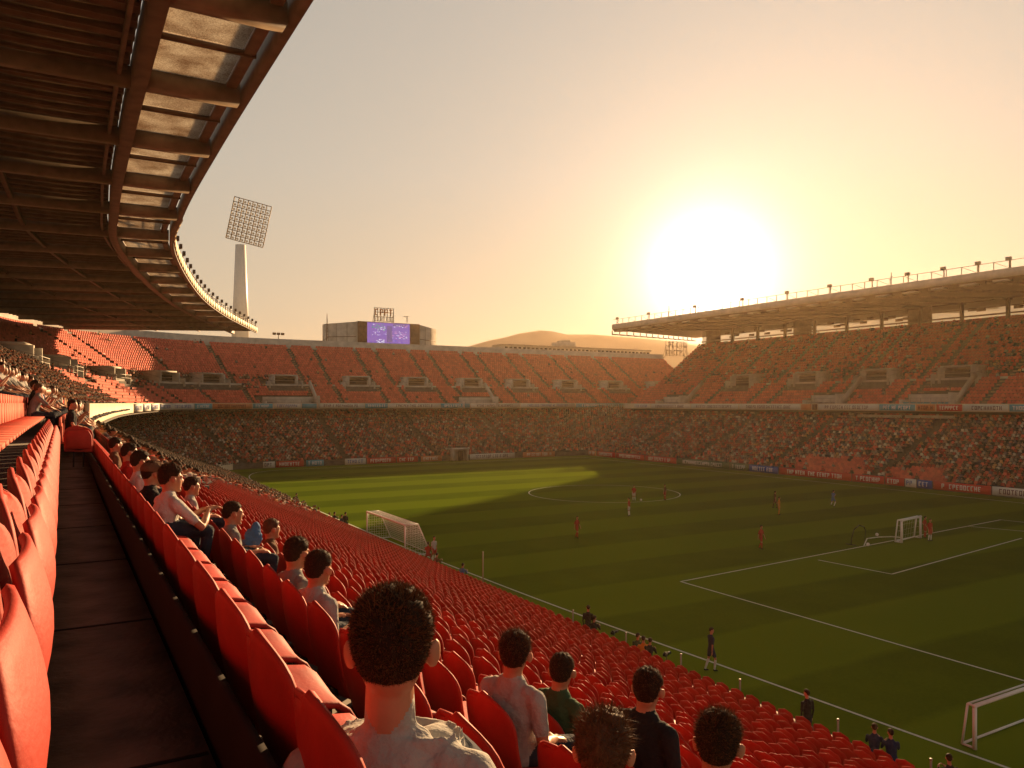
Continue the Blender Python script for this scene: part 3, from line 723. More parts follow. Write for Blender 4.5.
def add_head(b, c, yaw=0, pitch=0, fine=True):
    Rm = Matrix.Rotation(yaw, 3, 'Z') @ Matrix.Rotation(pitch, 3, 'X'); c = Vector(c)
    def e(p, r, reg=SKIN, rot=None, n=14, m=10): b.ell(c + Rm @ Vector(p), r, reg, Rm @ rot if rot else Rm, n, m)
    e((0, -.012, .028), (.077, .097, .090)); e((0, -.040, -.030), (.064, .060, .062)); e((0, .020, -.015), (.066, .078, .080)); e((0, .034, -.052), (.054, .060, .066))
    for s in (-1, 1): e((s * .093, -.010, -.006), (.011, .023, .034), SKIN, Matrix.Rotation(s * -.55, 3, 'Z') @ Matrix.Rotation(s * .12, 3, 'Y')); e((s * .080, .0, -.012), (.017, .012, .02))
    if fine:
        e((0, .100, -.020), (.013, .022, .022)); e((0, .094, .004), (.009, .014, .026)); e((0, .078, .028), (.052, .022, .012)); e((0, .078, -.104), (.026, .022, .018))
        e((0, .090, -.066), (.024, .012, .007), LIP); 
        for s in (-1, 1): e((s * .031, .082, .006), (.013, .013, .010), EYE)
    return Rm
def hair_meshes(c, Rm, thick=.016, tuft=0, tl=.018, m='hair', nape=-.60, seed=0, curl=1.0):
    """hair cap (closed) plus fine tufts, as one mesh in the person's frame"""
    rng = np.random.default_rng(seed); c = Vector(c)
    n, k = (44, 30) if tuft > 500 else (22, 15)
    base = np.array((.079, .100, .102)); cen = np.array((0, -.013, .014)); V = []
    def mask(d):
        y, z, x = d[1], d[2], abs(d[0])
        ln = np.interp(y, [-1, -.72, -.52, -.36, -.22, .18, .34, .5, .8, 1], [-.84, -.82, -.66, -.30, .12, .16, .02, .34, .50, .56])
        return np.clip((z - ln) / .12, 0, 1)
    def low_(z): return np.interp(z, [-.85, -.2, .25, .8], [.06, .24, .58, 1.25])
    dirs = []
    for j in range(k + 1):
        a = math.pi * j / k
        for i in range(n):
            w = 2 * math.pi * i / n; dirs.append((math.sin(a) * math.cos(w), math.sin(a) * math.sin(w), math.cos(a)))
    rad = []
    for d in dirs:
        f = float(mask(d)); low = low_(d[2])
        nz = noise.noise(Vector(d) * 5 + Vector((seed, 0, 0))) * .45 + noise.noise(Vector(d) * 13 + Vector((seed, 3, 0))) * .28
        t = thick * low * (1 + nz)
        p = cen + np.array(d) * (base + (t if f > .02 else 0) * min(1, f * 1.6) - .020 * (1 - min(1, f * 1.6)))
        V.append(p)
    F = [(j * n + i, (j + 1) * n + i, (j + 1) * n + (i + 1) % n, j * n + (i + 1) % n) for j in range(k) for i in range(n)]
    V = [np.array(v) for v in V]
    if tuft:
        D = rng.normal(size=(tuft * 3, 3)); D /= np.linalg.norm(D, axis=1)[:, None]
        mk = np.array([mask(d) for d in D]); D = D[mk > .15][:tuft]
        base_i = len(V); q = 0
        for d in D:
            low = low_(d[2]); p = cen + d * (base + thick * low * .75)
            g = rng.normal(size=3) * .75 * curl; dr = d + g; dr /= np.linalg.norm(dr); L = tl * (low + .12) * rng.uniform(.5, 1.3)
            sd = np.cross(dr, rng.normal(size=3)); sd /= np.linalg.norm(sd); w = rng.uniform(.0005, .0011)
            bend = rng.normal(size=3) * L * .35 * curl
            p1 = p + dr * L * .55 + bend * .4; p2 = p + dr * L + bend
            V += [p - sd * w, p + sd * w, p1 - sd * w * .8, p1 + sd * w * .8, p2]
            b0 = base_i + q * 5; F += [(b0, b0 + 1, b0 + 3, b0 + 2), (b0 + 2, b0 + 3, b0 + 4)]; q += 1
    W = [c + Rm @ Vector(v) for v in V]; n0 = j0_ = n * k
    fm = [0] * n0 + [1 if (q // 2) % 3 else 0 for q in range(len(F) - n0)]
    return mesh_np('hair', [tuple(v) for v in W], F, [M[m], M['strand']], fm, smooth=True)
def hand(b, wrist, fwd, side, palm_n, reg=SKIN, s=1.0, curl=.5):
    """palm, four unequal curled fingers and a thumb leaving the side of the palm"""
    w = Vector(wrist); f = Vector(fwd).normalized(); d = Vector(side).normalized(); d = (d - f * d.dot(f)).normalized(); pn = Vector(palm_n).normalized()
    b.limb([(w, .022 * s, .016 * s), (w + f * .045 * s, .036 * s, .014 * s), (w + f * .085 * s, .038 * s, .013 * s)], reg, 10)
    for i, L in enumerate((.070, .080, .074, .058)):
        o = w + f * .088 * s + d * (.030 - .0205 * i) * s
        a1 = (f + d * (.10 - .08 * i) + pn * curl * .35).normalized(); a2 = (a1 + pn * curl * .8).normalized(); a3 = (a2 + pn * curl * .8).normalized()
        p1 = o + a1 * L * .48 * s; p2 = p1 + a2 * L * .32 * s; p3 = p2 + a3 * L * .22 * s
        b.limb([(o - f * .02, .0092 * s), (o, .0092 * s), (p1, .0086 * s), (p2, .0080 * s), (p3, .0070 * s)], reg, 8)
    t0 = w + f * .025 * s + d * .028 * s; t1 = t0 + (f * .6 + d * .8).normalized() * .036 * s; t2 = t1 + (f * .9 + d * .35 + pn * .3).normalized() * .032 * s
    b.limb([(t0, .013 * s), (t1, .011 * s), (t2, .0088 * s)], reg, 8)
def seated(hz=1.12, yaw=0, pitch=0, shirt='shirt_white', voxel=.012, sleeve=.5, lean=0.0, arms='lap', fine=True, hairm='hair', thick=.016, tuft=0, tl=.018, seed=0, twist=0.0, curl=1.0, nape=-.6, trou='trouser', neck=.19, kz=.47):
    b = Body(); sh = hz - neck; y0 = .20
    hy = y0 + lean + .03
    b.limb([((0, .22, .50), .165, .125), ((0, .21, .60), .155, .115), ((0, y0 + lean * .3, sh - .26), .148, .108), ((0, y0 + lean * .7, sh - .13), .172, .118), ((0, y0 + lean, sh - .03), .172, .095), ((0, y0 + lean, sh + .025), .11, .07)], SHIRT, 18)
    b.limb([((0, y0 + lean, sh + .0), .070, .062), ((0, y0 + lean + .008, sh + .07), .058, .060), ((0, hy - .025, hz - .05), .052, .058)], SKIN, 14)
    b.limb([((.0, y0 + lean, sh + .030), .076, .066), ((0, y0 + lean, sh + .045), .068, .060)], SHIRT, 14)
    for s in (-1, 1):
        S = Vector((s * .180, y0 + lean, sh - .03))
        b.limb([((s * .075, y0 + lean, sh + .012), .04, .045), ((s * .115, y0 + lean, sh + .002), .05, .05), ((s * .165, y0 + lean, sh - .02), .05, .05)], SHIRT, 12)
        if arms == 'lap' or (arms == 'hook' and s > 0): E = Vector((s * .235, y0 + lean + .0, sh - .27)); W = Vector((s * .15, y0 + lean + .22, kz + .10))
        elif arms == 'knees': E = Vector((s * .24, .42 + lean, sh - .26)); W = Vector((s * .06, .66, .62))
        elif arms == 'raise': E = Vector((s * .24, y0 + lean + .12, sh - .24)); W = Vector((s * .08, y0 + lean + .28, sh - .02))
        elif arms == 'hook': E = Vector((-.43, .02, .865 + .05)); W = Vector((-.21, -.085, .925))
        b.limb([(S, .062), (S.lerp(E, .5), .050), (S.lerp(E, .5 + sleeve * .35), .049)], SHIRT, 12)
        b.limb([(S.lerp(E, .55), .041), (E, .037), (E.lerp(W, .35), .038), (W, .025)], SKIN if sleeve < .9 else SHIRT, 12)
        f = (W - E).normalized()
        if arms == 'hook' and s < 0: hand(b, W, (.75, -.35, -.25), (0, -.2, 1), (.1, .9, -.5), curl=.55)
        elif voxel < .009: hand(b, W, (f + Vector((0, .6, -.2))).normalized(), (-s, 0, .3), (0, -.2, -1), curl=.5)
        else:
            hand(b, W, (f + Vector((0, .6, -.2))).normalized(), (-s, 0, .3), (0, -.2, -1), s=1.1, curl=.5)
        Hh = Vector((s * .09, .24, .50)); K = Vector((s * .13, .62, kz)); A = Vector((s * .12, .58, .10))
        b.limb([(Hh, .092), (Hh.lerp(K, .5), .078), (K, .060)], TROU, 12); b.limb([(K, .058), (K.lerp(A, .4), .054), (A, .040)], TROU, 12)
        b.limb([(A + Vector((0, -.02, -.04)), .042, .04), (A + Vector((0, .12, -.06)), .042, .03)], SHOE, 10)
    c = (0, hy, hz); Rm = add_head(b, c, yaw, pitch, fine)
    me = b.build('person', ['skin', shirt, trou, 'shoe', 'eye', 'lip'], voxel)
    hm = hair_meshes(c, Rm, thick, tuft, tl, hairm, nape, seed, curl)
    return me, hm
def standing(pose='stand', shirt='shirt_red', short='shirt_red', sock='sock_white', voxel=.022, seed=0, jacket=False, hairm='hair'):
    b = Body(); rng = np.random.default_rng(seed); cr = pose == 'crouch'; dz = -.42 if cr else 0
    sh = 1.42 + dz; hip = .93 + dz; ly = .16 if cr else (.06 if pose == 'run' else 0)
    b.limb([((0, 0, hip), .155, .115), ((0, ly * .3, hip + .14), .140, .10), ((0, ly * .7, sh - .14), .165, .115), ((0, ly, sh - .02), .160, .09), ((0, ly, sh + .03), .10, .065)], SHIRT, 16)
    b.limb([((0, ly, sh), .06), ((0, ly + .02, sh + .13), .055)], SKIN, 12)
    ph = rng.uniform(-1, 1)
    for s in (-1, 1):
        S = Vector((s * .185, ly, sh - .04))
        if pose == 'run': E = S + Vector((s * .06, -s * .17, -.22)); W = E + Vector((-s * .03, .20, .06 + s * .05))
        elif pose == 'walk': E = S + Vector((s * .06, -s * .07, -.28)); W = E + Vector((0, .04 + s * -.06, -.24))
        elif pose == 'crouch': E = S + Vector((s * .05, .12, -.22)); W = E + Vector((-s * .12, .22, .10))
        elif pose == 'point': E = S + Vector((s * .22, .02, .02 if s > 0 else -.27)); W = E + Vector((s * .22, .05, .06) if s > 0 else (0, .05, -.24))
        elif pose == 'hips': E = S + Vector((s * .17, -.08, -.24)); W = E + Vector((-s * .16, .10, -.14))
        else: E = S + Vector((s * .05, -.01, -.29)); W = E + Vector((-s * .01, .05, -.25))
        b.limb([(S, .06), (S.lerp(E, .75), .05)], SHIRT, 10)
        b.limb([(S.lerp(E, .6), .041), (E, .037), (W, .026)], SHIRT if jacket else SKIN, 10)
        hand(b, W, (W - E), (-s * .2, 1, 0), (-s, 0, 0), s=1.1, curl=.4)
        Hh = Vector((s * .09, 0, hip - .03))
        if pose == 'run': K = Vector((s * .10, .12 + s * .16, .50 + (.04 if s > 0 else 0))); A = Vector((s * .09, .02 + s * .02 - .18 * (s < 0), .12 + .16 * (s < 0)))
        elif pose in ('walk',): K = Vector((s * .10, .05 + s * .10, .50)); A = Vector((s * .09, s * .16 - .05, .10))
        elif pose == 'crouch': K = Vector((s * .17, .36, .47 if s > 0 else .30)); A = Vector((s * .14, .12 if s > 0 else -.02, .10)); 
        elif pose == 'point': K = Vector((s * .13, .02, .50)); A = Vector((s * .16, -.02, .10))
        else: K = Vector((s * .11, .02, .50)); A = Vector((s * .13, -.02, .10))
        if jacket: b.limb([(Hh, .088), (Hh.lerp(K, .5), .075), (K, .058)], TROU, 12); b.limb([(K, .055), (A, .042)], TROU, 10)
        else:
            b.limb([(Hh, .095), (Hh.lerp(K, .65), .085)], TROU, 12); b.limb([(Hh.lerp(K, .6), .062), (K, .054)], SKIN, 10)
            b.limb([(K, .050), (K.lerp(A, .35), .054), (A, .038)], EYE, 10)
        b.limb([(A + Vector((0, -.03, -.05)), .042, .04), (A + Vector((0, .14, -.07)), .042, .03)], SHOE, 10)
    c = (0, ly + .035, sh + .24); Rm = add_head(b, c, rng.uniform(-.3, .3), -.1, False)
    me = b.build('person', ['skin', shirt, short, 'shoe', sock, 'skin'], voxel, 3)
    return me, hair_meshes(c, Rm, .014, 0, m=hairm, seed=seed)

# ---- the people near the camera: (picture column and row of the head, seat row, options)
def solve_v(x, u):
    xp = (x - 512) / 780; d = u / (.8660254 * xp + .5); return (-.5 * xp + .8660254) * d, d
FG = [
 dict(x=388, y=652, k=1, yaw=64, twist=56, shirt='shirt_cream', hair='hair', thick=.022, tuft=26000, tl=.013, voxel=.0065, arms='lap', curl=.8, scale=1.24, lean=-.05, neck=.235, kz=.30, hz=(.78, 1.22),
      label='dark-haired man in a cream t-shirt seen from behind, largest head in the picture'),
 dict(x=603, y=788, k=2, yaw=50, twist=20, shirt='shirt_brown', hair='brownhair', thick=.026, tuft=7000, tl=.026, voxel=.009, label='person cut off by the bottom edge, only tousled brown hair showing'),
 dict(x=718, y=745, k=3, yaw=38, twist=15, shirt='shirt_brown', hair='hair', thick=.022, tuft=7000, tl=.022, voxel=.009, label='curly-haired person low in the picture beside the tousled brown head'),
 dict(x=515, y=655, k=3, yaw=48, twist=20, shirt='shirt_cream', hair='hair', thick=.026, tuft=6000, tl=.022, voxel=.009, label='young man in a cream shirt with tall dark hair right of the big foreground head'),
 dict(x=562, y=672, k=4, yaw=42, twist=10, shirt='shirt_green', hair='hair', thick=.018, tuft=4000, tl=.014, voxel=.010, label='short-haired person in a dark green top, right neighbour of the cream-shirted young man'),
 dict(x=648, y=690, k=4, yaw=35, twist=10, shirt='shirt_black', hair='hair', thick=.020, tuft=4000, tl=.016, voxel=.010, label='dark-haired person in a black top sitting below the orange-vested photographer'),
 dict(x=319, y=572, k=2, yaw=38, twist=15, shirt='shirt_cream', hair='hair', thick=.020, tuft=4000, tl=.016, voxel=.009, label='curly-haired boy with bare neck just above left of the big foreground head'),
 dict(x=297, y=554, k=2, yaw=35, twist=10, shirt='shirt_grey', hair='hair', thick=.018, tuft=4000, tl=.014, voxel=.009, label='dark-haired person in a grey patterned shirt left of the curly-haired boy'),
 dict(x=233, y=515, k=2, yaw=8, twist=5, shirt='shirt_grey', hair='hair', thick=.016, tuft=3500, tl=.012, voxel=.009, label='neat dark-haired man in a grey shirt seen in profile, holding a plastic bag'),
 dict(x=172, y=498, k=1, yaw=15, twist=15, shirt='shirt_white', hair='hair', thick=.026, tuft=4500, tl=.020, voxel=.009, arms='knees', lean=.10, label='dark curly-haired person in a white shirt with forearm resting forward'),
 dict(x=192, y=487, k=2, yaw=10, twist=5, shirt='shirt_cream', hair='hair', thick=.024, tuft=3000, tl=.018, voxel=.011, label='bushy-haired person just behind the white-shirted one, nearer the pitch'),
 dict(x=272, y=533, k=3, yaw=15, twist=0, shirt='shirt_brown', hair='brownhair', thick=.020, tuft=2500, tl=.020, voxel=.012, label='small frizzy brown-haired child between the grey profile man and the boy'),
 dict(x=153, y=478, k=1, yaw=20, twist=10, shirt='shirt_black', hair='hair', thick=.016, tuft=2500, tl=.014, voxel=.011, cap=True, label='person in a tan flat cap and black top in the front left row'),
 dict(x=141, y=462, k=1, yaw=15, twist=5, shirt='shirt_white', hair='hair', thick=.018, tuft=1500, tl=.014, voxel=.012, label='dark-haired person in a white shirt just beyond the tan cap'),
 dict(x=130, y=453, k=1, yaw=10, twist=5, shirt='shirt_red', hair='hair', thick=.016, tuft=1200, tl=.012, voxel=.012, label='person in a red shirt two places beyond the tan cap'),
 dict(x=116, y=447, k=1, yaw=20, twist=5, shirt='shirt_brown', hair='hair', thick=.018, tuft=1000, tl=.012, voxel=.013, label='dark-haired person in a brown top three places beyond the tan cap'),
]
ROW_U = {k + 1: 20 - LOWROWS[k][0] for k in range(26)}; ROW_Z = {k + 1: LOWROWS[k][1] for k in range(26)}
ROW_U[0] = -.20; ROW_Z[0] = UPROWS[0][1]
anchors = {k: [] for k in range(0, 6)}
n_ind = 0
for i, p in enumerate(FG):
    k = p['k']; sc_ = p.get('scale', 1.0); u = ROW_U[k] + (.23 + p.get('lean', 0)) * sc_; v, d = (p['v'], 10) if 'v' in p else solve_v(p['x'], u); z = ROW_Z[k] + p['hzf'] if 'v' in p else H - (p['y'] - 403) / 780 * d
    lo, hi = p.get('hz', (.94, 1.26)); hz = min(hi, max(lo, (z - ROW_Z[k]) / sc_))
    anchors[k].append(v)
    me, hm = seated(hz, R(p['yaw'] - p['twist']), R(-4), p['shirt'], p['voxel'], arms=p.get('arms', 'lap'), lean=p.get('lean', .0), hairm=p['hair'], thick=p['thick'], tuft=p['tuft'], tl=p['tl'], seed=i * 3 + 1, curl=p.get('curl', 1.0), neck=p.get('neck', .188), kz=p.get('kz', .44))
    o = link('person', me, None, (ROW_U[k], v, ROW_Z[k]), R(-90 + p['twist'])); tag(o, p['label'], 'person', 'spectators in the seats nearest the camera')
    # twist about the seat axis keeps the hips on the pan
    tw = R(p['twist']); c = Vector((0, .24, 0)); off = c - Matrix.Rotation(tw, 3, 'Z') @ c; off = Matrix.Rotation(R(-90), 3, 'Z') @ off; o.location += off; o.scale = (sc_,) * 3
    link('hair', hm, o)
    if p.get('cap'):
        b = Body(); cc = Vector((0, .235, hz)); Rm = Matrix.Rotation(R(p['yaw'] - p['twist']), 3, 'Z')
        b.ell(cc + Rm @ Vector((0, -.012, .060)), (.096, .116, .074), 0, Rm, 20, 12); b.limb([(cc + Rm @ Vector((0, .09, .055)), .07, .012), (cc + Rm @ Vector((0, .15, .045)), .055, .010)], 0, 14)
        link('cap', b.build('cap', ['shirt_brown'], .009, 2), o)
# translucent bag held by the profile man
bag = thing('plastic_bag', 'crumpled blue-grey plastic bag in the lap of the profile man in grey', 'bag')
v, d = solve_v(258, ROW_U[2] + .55); 
b = Body(); b.ell((0, 0, .12), (.10, .07, .12), 0); b.ell((.03, .02, .22), (.05, .04, .08), 0); b.ell((-.05, .01, .06), (.08, .07, .06), 0)
bm_ = b.build('bag_body', ['shirt_blue'], .012, 0)
for vv in bm_.vertices: vv.co += Vector(vv.co).normalized() * .02 * noise.noise(Vector(vv.co) * 28)
link('bag_body', bm_, bag); bag.location = (ROW_U[2] + .50, v, ROW_Z[2] + .50)

# ---- seats near the camera, each its own thing
def seat_vs(k, v0, v1):
    an = sorted(anchors.get(k, [])); out = list(an)
    if not an: return list(np.arange(v0 + random.Random(k * 7).random() * SP, v1, SP))
    x = an[0] - SP
    while x > v0: out.append(x); x -= SP
    for a, b in zip(an[:-1], an[1:]):
        n = max(1, round((b - a) / SP)); out += [a + (b - a) * t / n for t in range(1, n)]
    x = an[-1] + SP
    while x < v1: out.append(x); x += SP
    return sorted(out)
cand = []
ROWNAME = ['own', 'first', 'second', 'third', 'fourth', 'fifth', 'sixth', 'seventh', 'eighth', 'ninth', 'tenth', 'eleventh', 'twelfth', 'thirteenth', 'fourteenth', 'fifteenth']
VN = 30.0
for k in range(1, 27):
    for v in seat_vs(k, -1.5, VN):
        x, y, d = project(ROW_U[k], v, ROW_Z[k] + .85)
        if d < .35 or x < -80 or x > 1130 or y > 900: continue
        cand.append((d, k, v))
cand.sort(); IND = [c for c in cand if c[1] <= 15][:270]; indset = set((k, v) for _, k, v in IND)
cnt = {}
for d, k, v in IND:
    cnt[k] = cnt.get(k, 0) + 1
    sat = any(abs(v - a) < .05 for a in anchors.get(k, []))
    make_seat('%s seat from the camera, %s row below the walkway, %s' % (ordw(cnt[k]), ROWNAME[k], 'occupied' if sat else 'empty'), (ROW_U[k], v, ROW_Z[k]), R(-90), group='red seats in the %s row below the walkway' % ROWNAME[k])
restnear = [(ROW_U[k], v, ROW_Z[k], R(-90)) for _, k, v in cand if (k, v) not in indset]
ROW0Z = UPROWS[0][1]
for i in range(20):
    v = 1.0 + i * .80
    t_ = make_seat('%s red seat from the camera along the left of the walkway' % ordw(i + 1), (-.20, v, ROW0Z), R(-90), True, 'seats along the left of the walkway'); t_.scale = (1.28, .95, 1.0)
make_seat('red seat turned to face the camera, closing the far end of the dark walkway', (.27, 16.6, ROW0Z), R(180), True, None).scale = (.8, .8, .86)
# ---- crowd
def occupied(P, prob): return RNG.random(len(P)) < prob
pxL, pyL, dL = project(PL[:, 0], PL[:, 1], PL[:, 2] + 1.1)
k_ = PL[:, 5] + 1; vL = PL[:, 1]; s_ = PL[:, 4]
prob = np.full(len(PL), .88)
near = s_ < 138
prob[near] = np.clip((vL[near] - 62) / 22, 0, 1) * .8
m_ = near & (pyL < 474) & (vL > 18); prob[m_] = np.maximum(prob[m_], .62)
m_ = near & (k_ <= 3) & (vL > 14) & (vL <= 60); prob[m_] = .8
farside = s_ > 222
for x0, x1, y0 in ((796, 866, 454), (893, 946, 464), (700, 730, 470)): prob[farside & (pxL > x0) & (pxL < x1) & (pyL > y0)] = .1
keep = ~(near & (vL < VN)); PLs = PL[keep]; occL = occupied(PLs, prob[keep])
PUs = PU[~((PU[:, 5] < .5) & (PU[:, 1] < 17.2)) & (PU[:, 1] > 1)]; sU = PUs[:, 4]; jU = PUs[:, 5]
pr = np.full(len(PUs), .012)
pr[(sU < 100) & (jU < 5)] = .9; pr[(sU < 88)] = .85; pr[PUs[:, 1] < 20] = 0
for i, e in enumerate(sorted(ent)):
    pr[(np.abs(sU - e) < (6 if i < 6 else 3.4)) & (jU > 7) & (jU < (14 if i < 6 else 12))] = .5 if i < 6 else .3
occU = occupied(PUs, pr)
pr = np.where(PR[:, 5] > 9, .20, .015)
for e in entR: pr[(np.abs(PR[:, 4] - e) < 6) & (PR[:, 5] > 8) & (PR[:, 5] < 14)] = .6
occR = occupied(PR, pr)
# mid-distance individuals: the spectators that show largest
variants = []
for i, (sh, hz, yw, am) in enumerate([('shirt_white', 1.13, 10, 'lap'), ('shirt_red', 1.10, 25, 'raise'), ('shirt_black', 1.16, -10, 'lap'), ('shirt_grey', 1.12, 15, 'knees'),
                                      ('shirt_navy', 1.08, 30, 'lap'), ('shirt_brown', 1.15, 0, 'raise'), ('shirt_pink', 1.1, 20, 'lap'), ('shirt_cream', 1.12, -20, 'knees')]):
    variants.append((sh.split('_')[1],) + seated(hz, R(yw), 0, sh, .026, arms=am, lean=.03 if am != 'knees' else .12, hairm='hair' if i % 3 else 'brownhair', thick=.018, tuft=0, seed=40 + i, fine=False))
C_ = []
for P, oc, nm, rmax in ((PLs, occL, 'L', 12), (PUs, occU, 'U', 12)):
    x, y, d = project(P[:, 0], P[:, 1], P[:, 2] + 1.1)
    for i in np.nonzero(oc & (x > -400) & (x < 1060) & (d > .5) & (d < 70))[0]: C_.append((d[i], nm, i))
C_.sort(); C_ = C_[:250]; RANK = {}
takenL = np.zeros(len(PLs), bool); takenU = np.zeros(len(PUs), bool)
ORD = ['first', 'second', 'third', 'fourth', 'fifth', 'sixth', 'seventh', 'eighth', 'ninth', 'tenth', 'eleventh', 'twelfth', 'thirteenth']
for d, nm, i in C_:
    P = (PLs if nm == 'L' else PUs)[i]; (takenL if nm == 'L' else takenU)[i] = True
    vi = random.randrange(len(variants)); cn, me, hm = variants[vi]
    side = 'below the walkway' if nm == 'L' else 'under the overhead roof'
    o = link('person', me, None, (P[0], P[1], P[2]), P[3] + random.uniform(-.25, .25)); o.scale = (1, 1, random.uniform(.94, 1.04))
    ky = (cn, min(12, int(P[5])), nm); RANK[ky] = RANK.get(ky, 0) + 1
    tag(o, '%s nearest spectator in a %s top, %s row %s' % (ordw(RANK[ky]), cn, ORD[ky[1]], side), 'person', 'spectators in the %s row %s' % (ORD[ky[1]], side)); link('hair', hm, o)

# ---- everything farther away: seats and crowd as masses
def template(parts):
    V = []; F = []; c = []
    for v, f, cc in parts: k = len(V); V += v; F += [tuple(k + i for i in q) for q in f]; c += [cc] * len(f)
    return np.array(V, float), F, c
def bx(x0, x1, y0, y1, z0, z1, tx=1.0, cham=0):
    v = [(x0, y0, z0), (x1, y0, z0), (x1, y1, z0), (x0, y1, z0), (x0 * tx, y0, z1), (x1 * tx, y0, z1), (x1 * tx, y1, z1), (x0 * tx, y1, z1)]
    return v, [(0, 3, 2, 1), (4, 5, 6, 7), (0, 1, 5, 4), (1, 2, 6, 5), (2, 3, 7, 6), (3, 0, 4, 7)]
b1 = bx(-.26, .26, .02, .06, .40, .74); b2 = bx(-.26, .26, .0, .04, .74, .88, .62); b3 = bx(-.24, .24, .06, .46, .40, .44)
SEAT_T = template([(b1[0], b1[1], 0), (b2[0], b2[1], 0), (b3[0], b3[1], 0)])
def lod2():
    V, F = shell(back_fn, 6, 7, .026); V2, F2 = shell(pan_fn, 3, 4, .03); k = len(V)
    return np.vstack([V, V2]), F + [tuple(k + i for i in f) for f in F2], [0] * (len(F) + len(F2))
def octa(c, r, col_top, col_bot):
    x, y, z = c; v = [(x + r[0], y, z), (x, y + r[1], z), (x - r[0], y, z), (x, y - r[1], z), (x, y, z + r[2]), (x, y, z - r[2])]
    return [(v, [(0, 1, 4), (1, 2, 4), (2, 3, 4), (3, 0, 4)], col_top), (v, [(1, 0, 5), (2, 1, 5), (3, 2, 5), (0, 3, 5)], col_bot)]
t1 = bx(-.19, .19, .08, .30, .45, .90, .80); t2 = bx(-.17, .17, .2, .62, .42, .56)
CROWD_T = template([(t1[0], t1[1], 0), (t2[0], t2[1], 3)] + octa((0, .22, 1.10), (.10, .12, .15), 2, 1))
def scatter(name, T, P, colf, mtl, jz=0):
    V, F, cc = T; n = len(P); nv = len(V)
    c, s = np.cos(P[:, 3]), np.sin(P[:, 3]); sc = 1 + jz * (RNG.random(n) - .5)
    X = V[:, 0][None] * c[:, None] - V[:, 1][None] * s[:, None] + P[:, 0][:, None]
    Y = V[:, 0][None] * s[:, None] + V[:, 1][None] * c[:, None] + P[:, 1][:, None]
    Z = V[:, 2][None] * sc[:, None] + P[:, 2][:, None]
    VV = np.stack([X, Y, Z], 2).reshape(-1, 3)
    sizes = np.tile(np.array([len(f) for f in F], np.int32), n); fl = np.array([i for f in F for i in f], np.int32)
    flat = (fl[None] + (np.arange(n, dtype=np.int32) * nv)[:, None]).ravel()
    cols = colf(n, np.array(cc))
    return VV, sizes, flat, cols
def combine(name, items, m):
    VV = []; SZ = []; FL = []; CC = []; k = 0
    for V, sz, fl, co in items: VV.append(V); SZ.append(sz); FL.append(fl + k); CC.append(co); k += len(V)
    V = np.vstack(VV).astype(np.float32); sz = np.concatenate(SZ); fl = np.concatenate(FL).astype(np.int32); co = np.vstack(CC).astype(np.float32)
    me = bpy.data.meshes.new(name); me.vertices.add(len(V)); me.vertices.foreach_set('co', V.ravel()); me.loops.add(len(fl)); me.loops.foreach_set('vertex_index', fl)
    me.polygons.add(len(sz)); st = np.r_[0, np.cumsum(sz)[:-1]].astype(np.int32); me.polygons.foreach_set('loop_start', st); me.polygons.foreach_set('loop_total', sz.astype(np.int32))
    at = me.attributes.new('col', 'FLOAT_COLOR', 'FACE'); at.data.foreach_set('color', co.ravel()); me.materials.append(m); me.update(calc_edges=True)
    return link(name, me)
def seatcol(n, cc):
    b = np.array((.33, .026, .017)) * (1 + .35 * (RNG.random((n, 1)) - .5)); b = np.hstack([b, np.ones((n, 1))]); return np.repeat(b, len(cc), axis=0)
def hazecol(n, cc):
    b = np.array((.60, .140, .095)) * (1 + .4 * (RNG.random((n, 1)) - .5)); b = np.hstack([b, np.ones((n, 1))]); return np.repeat(b, len(cc), axis=0)  # paler salmon: distance haze put into the far seats' colour
SHIRTS = np.array([(.58, .50, .42), (.42, .33, .27), (.34, .20, .15), (.48, .07, .05), (.42, .06, .04), (.34, .07, .05), (.30, .05, .04), (.03, .025, .025), (.05, .035, .035), (.08, .05, .045), (.20, .11, .08), (.26, .20, .17), (.14, .10, .12), (.50, .28, .20), (.40, .16, .11), (.5, .26, .12)])
def crowdcol(n, cc):
    sh = SHIRTS[RNG.integers(0, len(SHIRTS), n)] * (.8 + .4 * RNG.random((n, 1)))
    sk = np.array((.48, .27, .18)) * (.6 + .6 * RNG.random((n, 1))); hr = np.array((.03, .018, .012)) * (.6 + 1.5 * RNG.random((n, 1))); tr = np.array((.05, .045, .05)) * (.5 + 1.2 * RNG.random((n, 1)))
    A = np.stack([sh, sk, hr, tr], 1); o = A[:, cc].reshape(-1, 3); return np.hstack([o, np.ones((len(o), 1))])
inviewP = lambda P: P[(lambda a: (a[0] > -150) & (a[0] < 1250) & (a[2] > 0))(project(P[:, 0], P[:, 1], P[:, 2]))]
def midnear(P): return (np.hypot(P[:, 0], P[:, 1]) < 55)
items = []
RN = np.array(restnear); items.append(scatter('s', lod2(), RN, seatcol, None))
A = inviewP(PLs[(~occL) & (PLs[:, 4] < 150)]); items.append(scatter('s', lod2(), A[midnear(A)], seatcol, None)); items.append(scatter('s', SEAT_T, A[~midnear(A)], seatcol, None))
A = inviewP(PLs[(~occL) & (PLs[:, 4] >= 150)]); items.append(scatter('s', SEAT_T, A, hazecol, None))
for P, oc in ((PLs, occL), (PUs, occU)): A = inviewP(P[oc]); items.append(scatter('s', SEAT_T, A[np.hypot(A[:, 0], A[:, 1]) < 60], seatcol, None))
for P, oc in ((PUs, occU), (PR, occR)): A = inviewP(P[~oc]); items.append(scatter('s', SEAT_T, A, hazecol, None))
tag(combine('stadium_seats', items, M['seat_far']), 'rows upon rows of red seats filling the stands beyond the nearest ones', 'seats', kind='stuff')
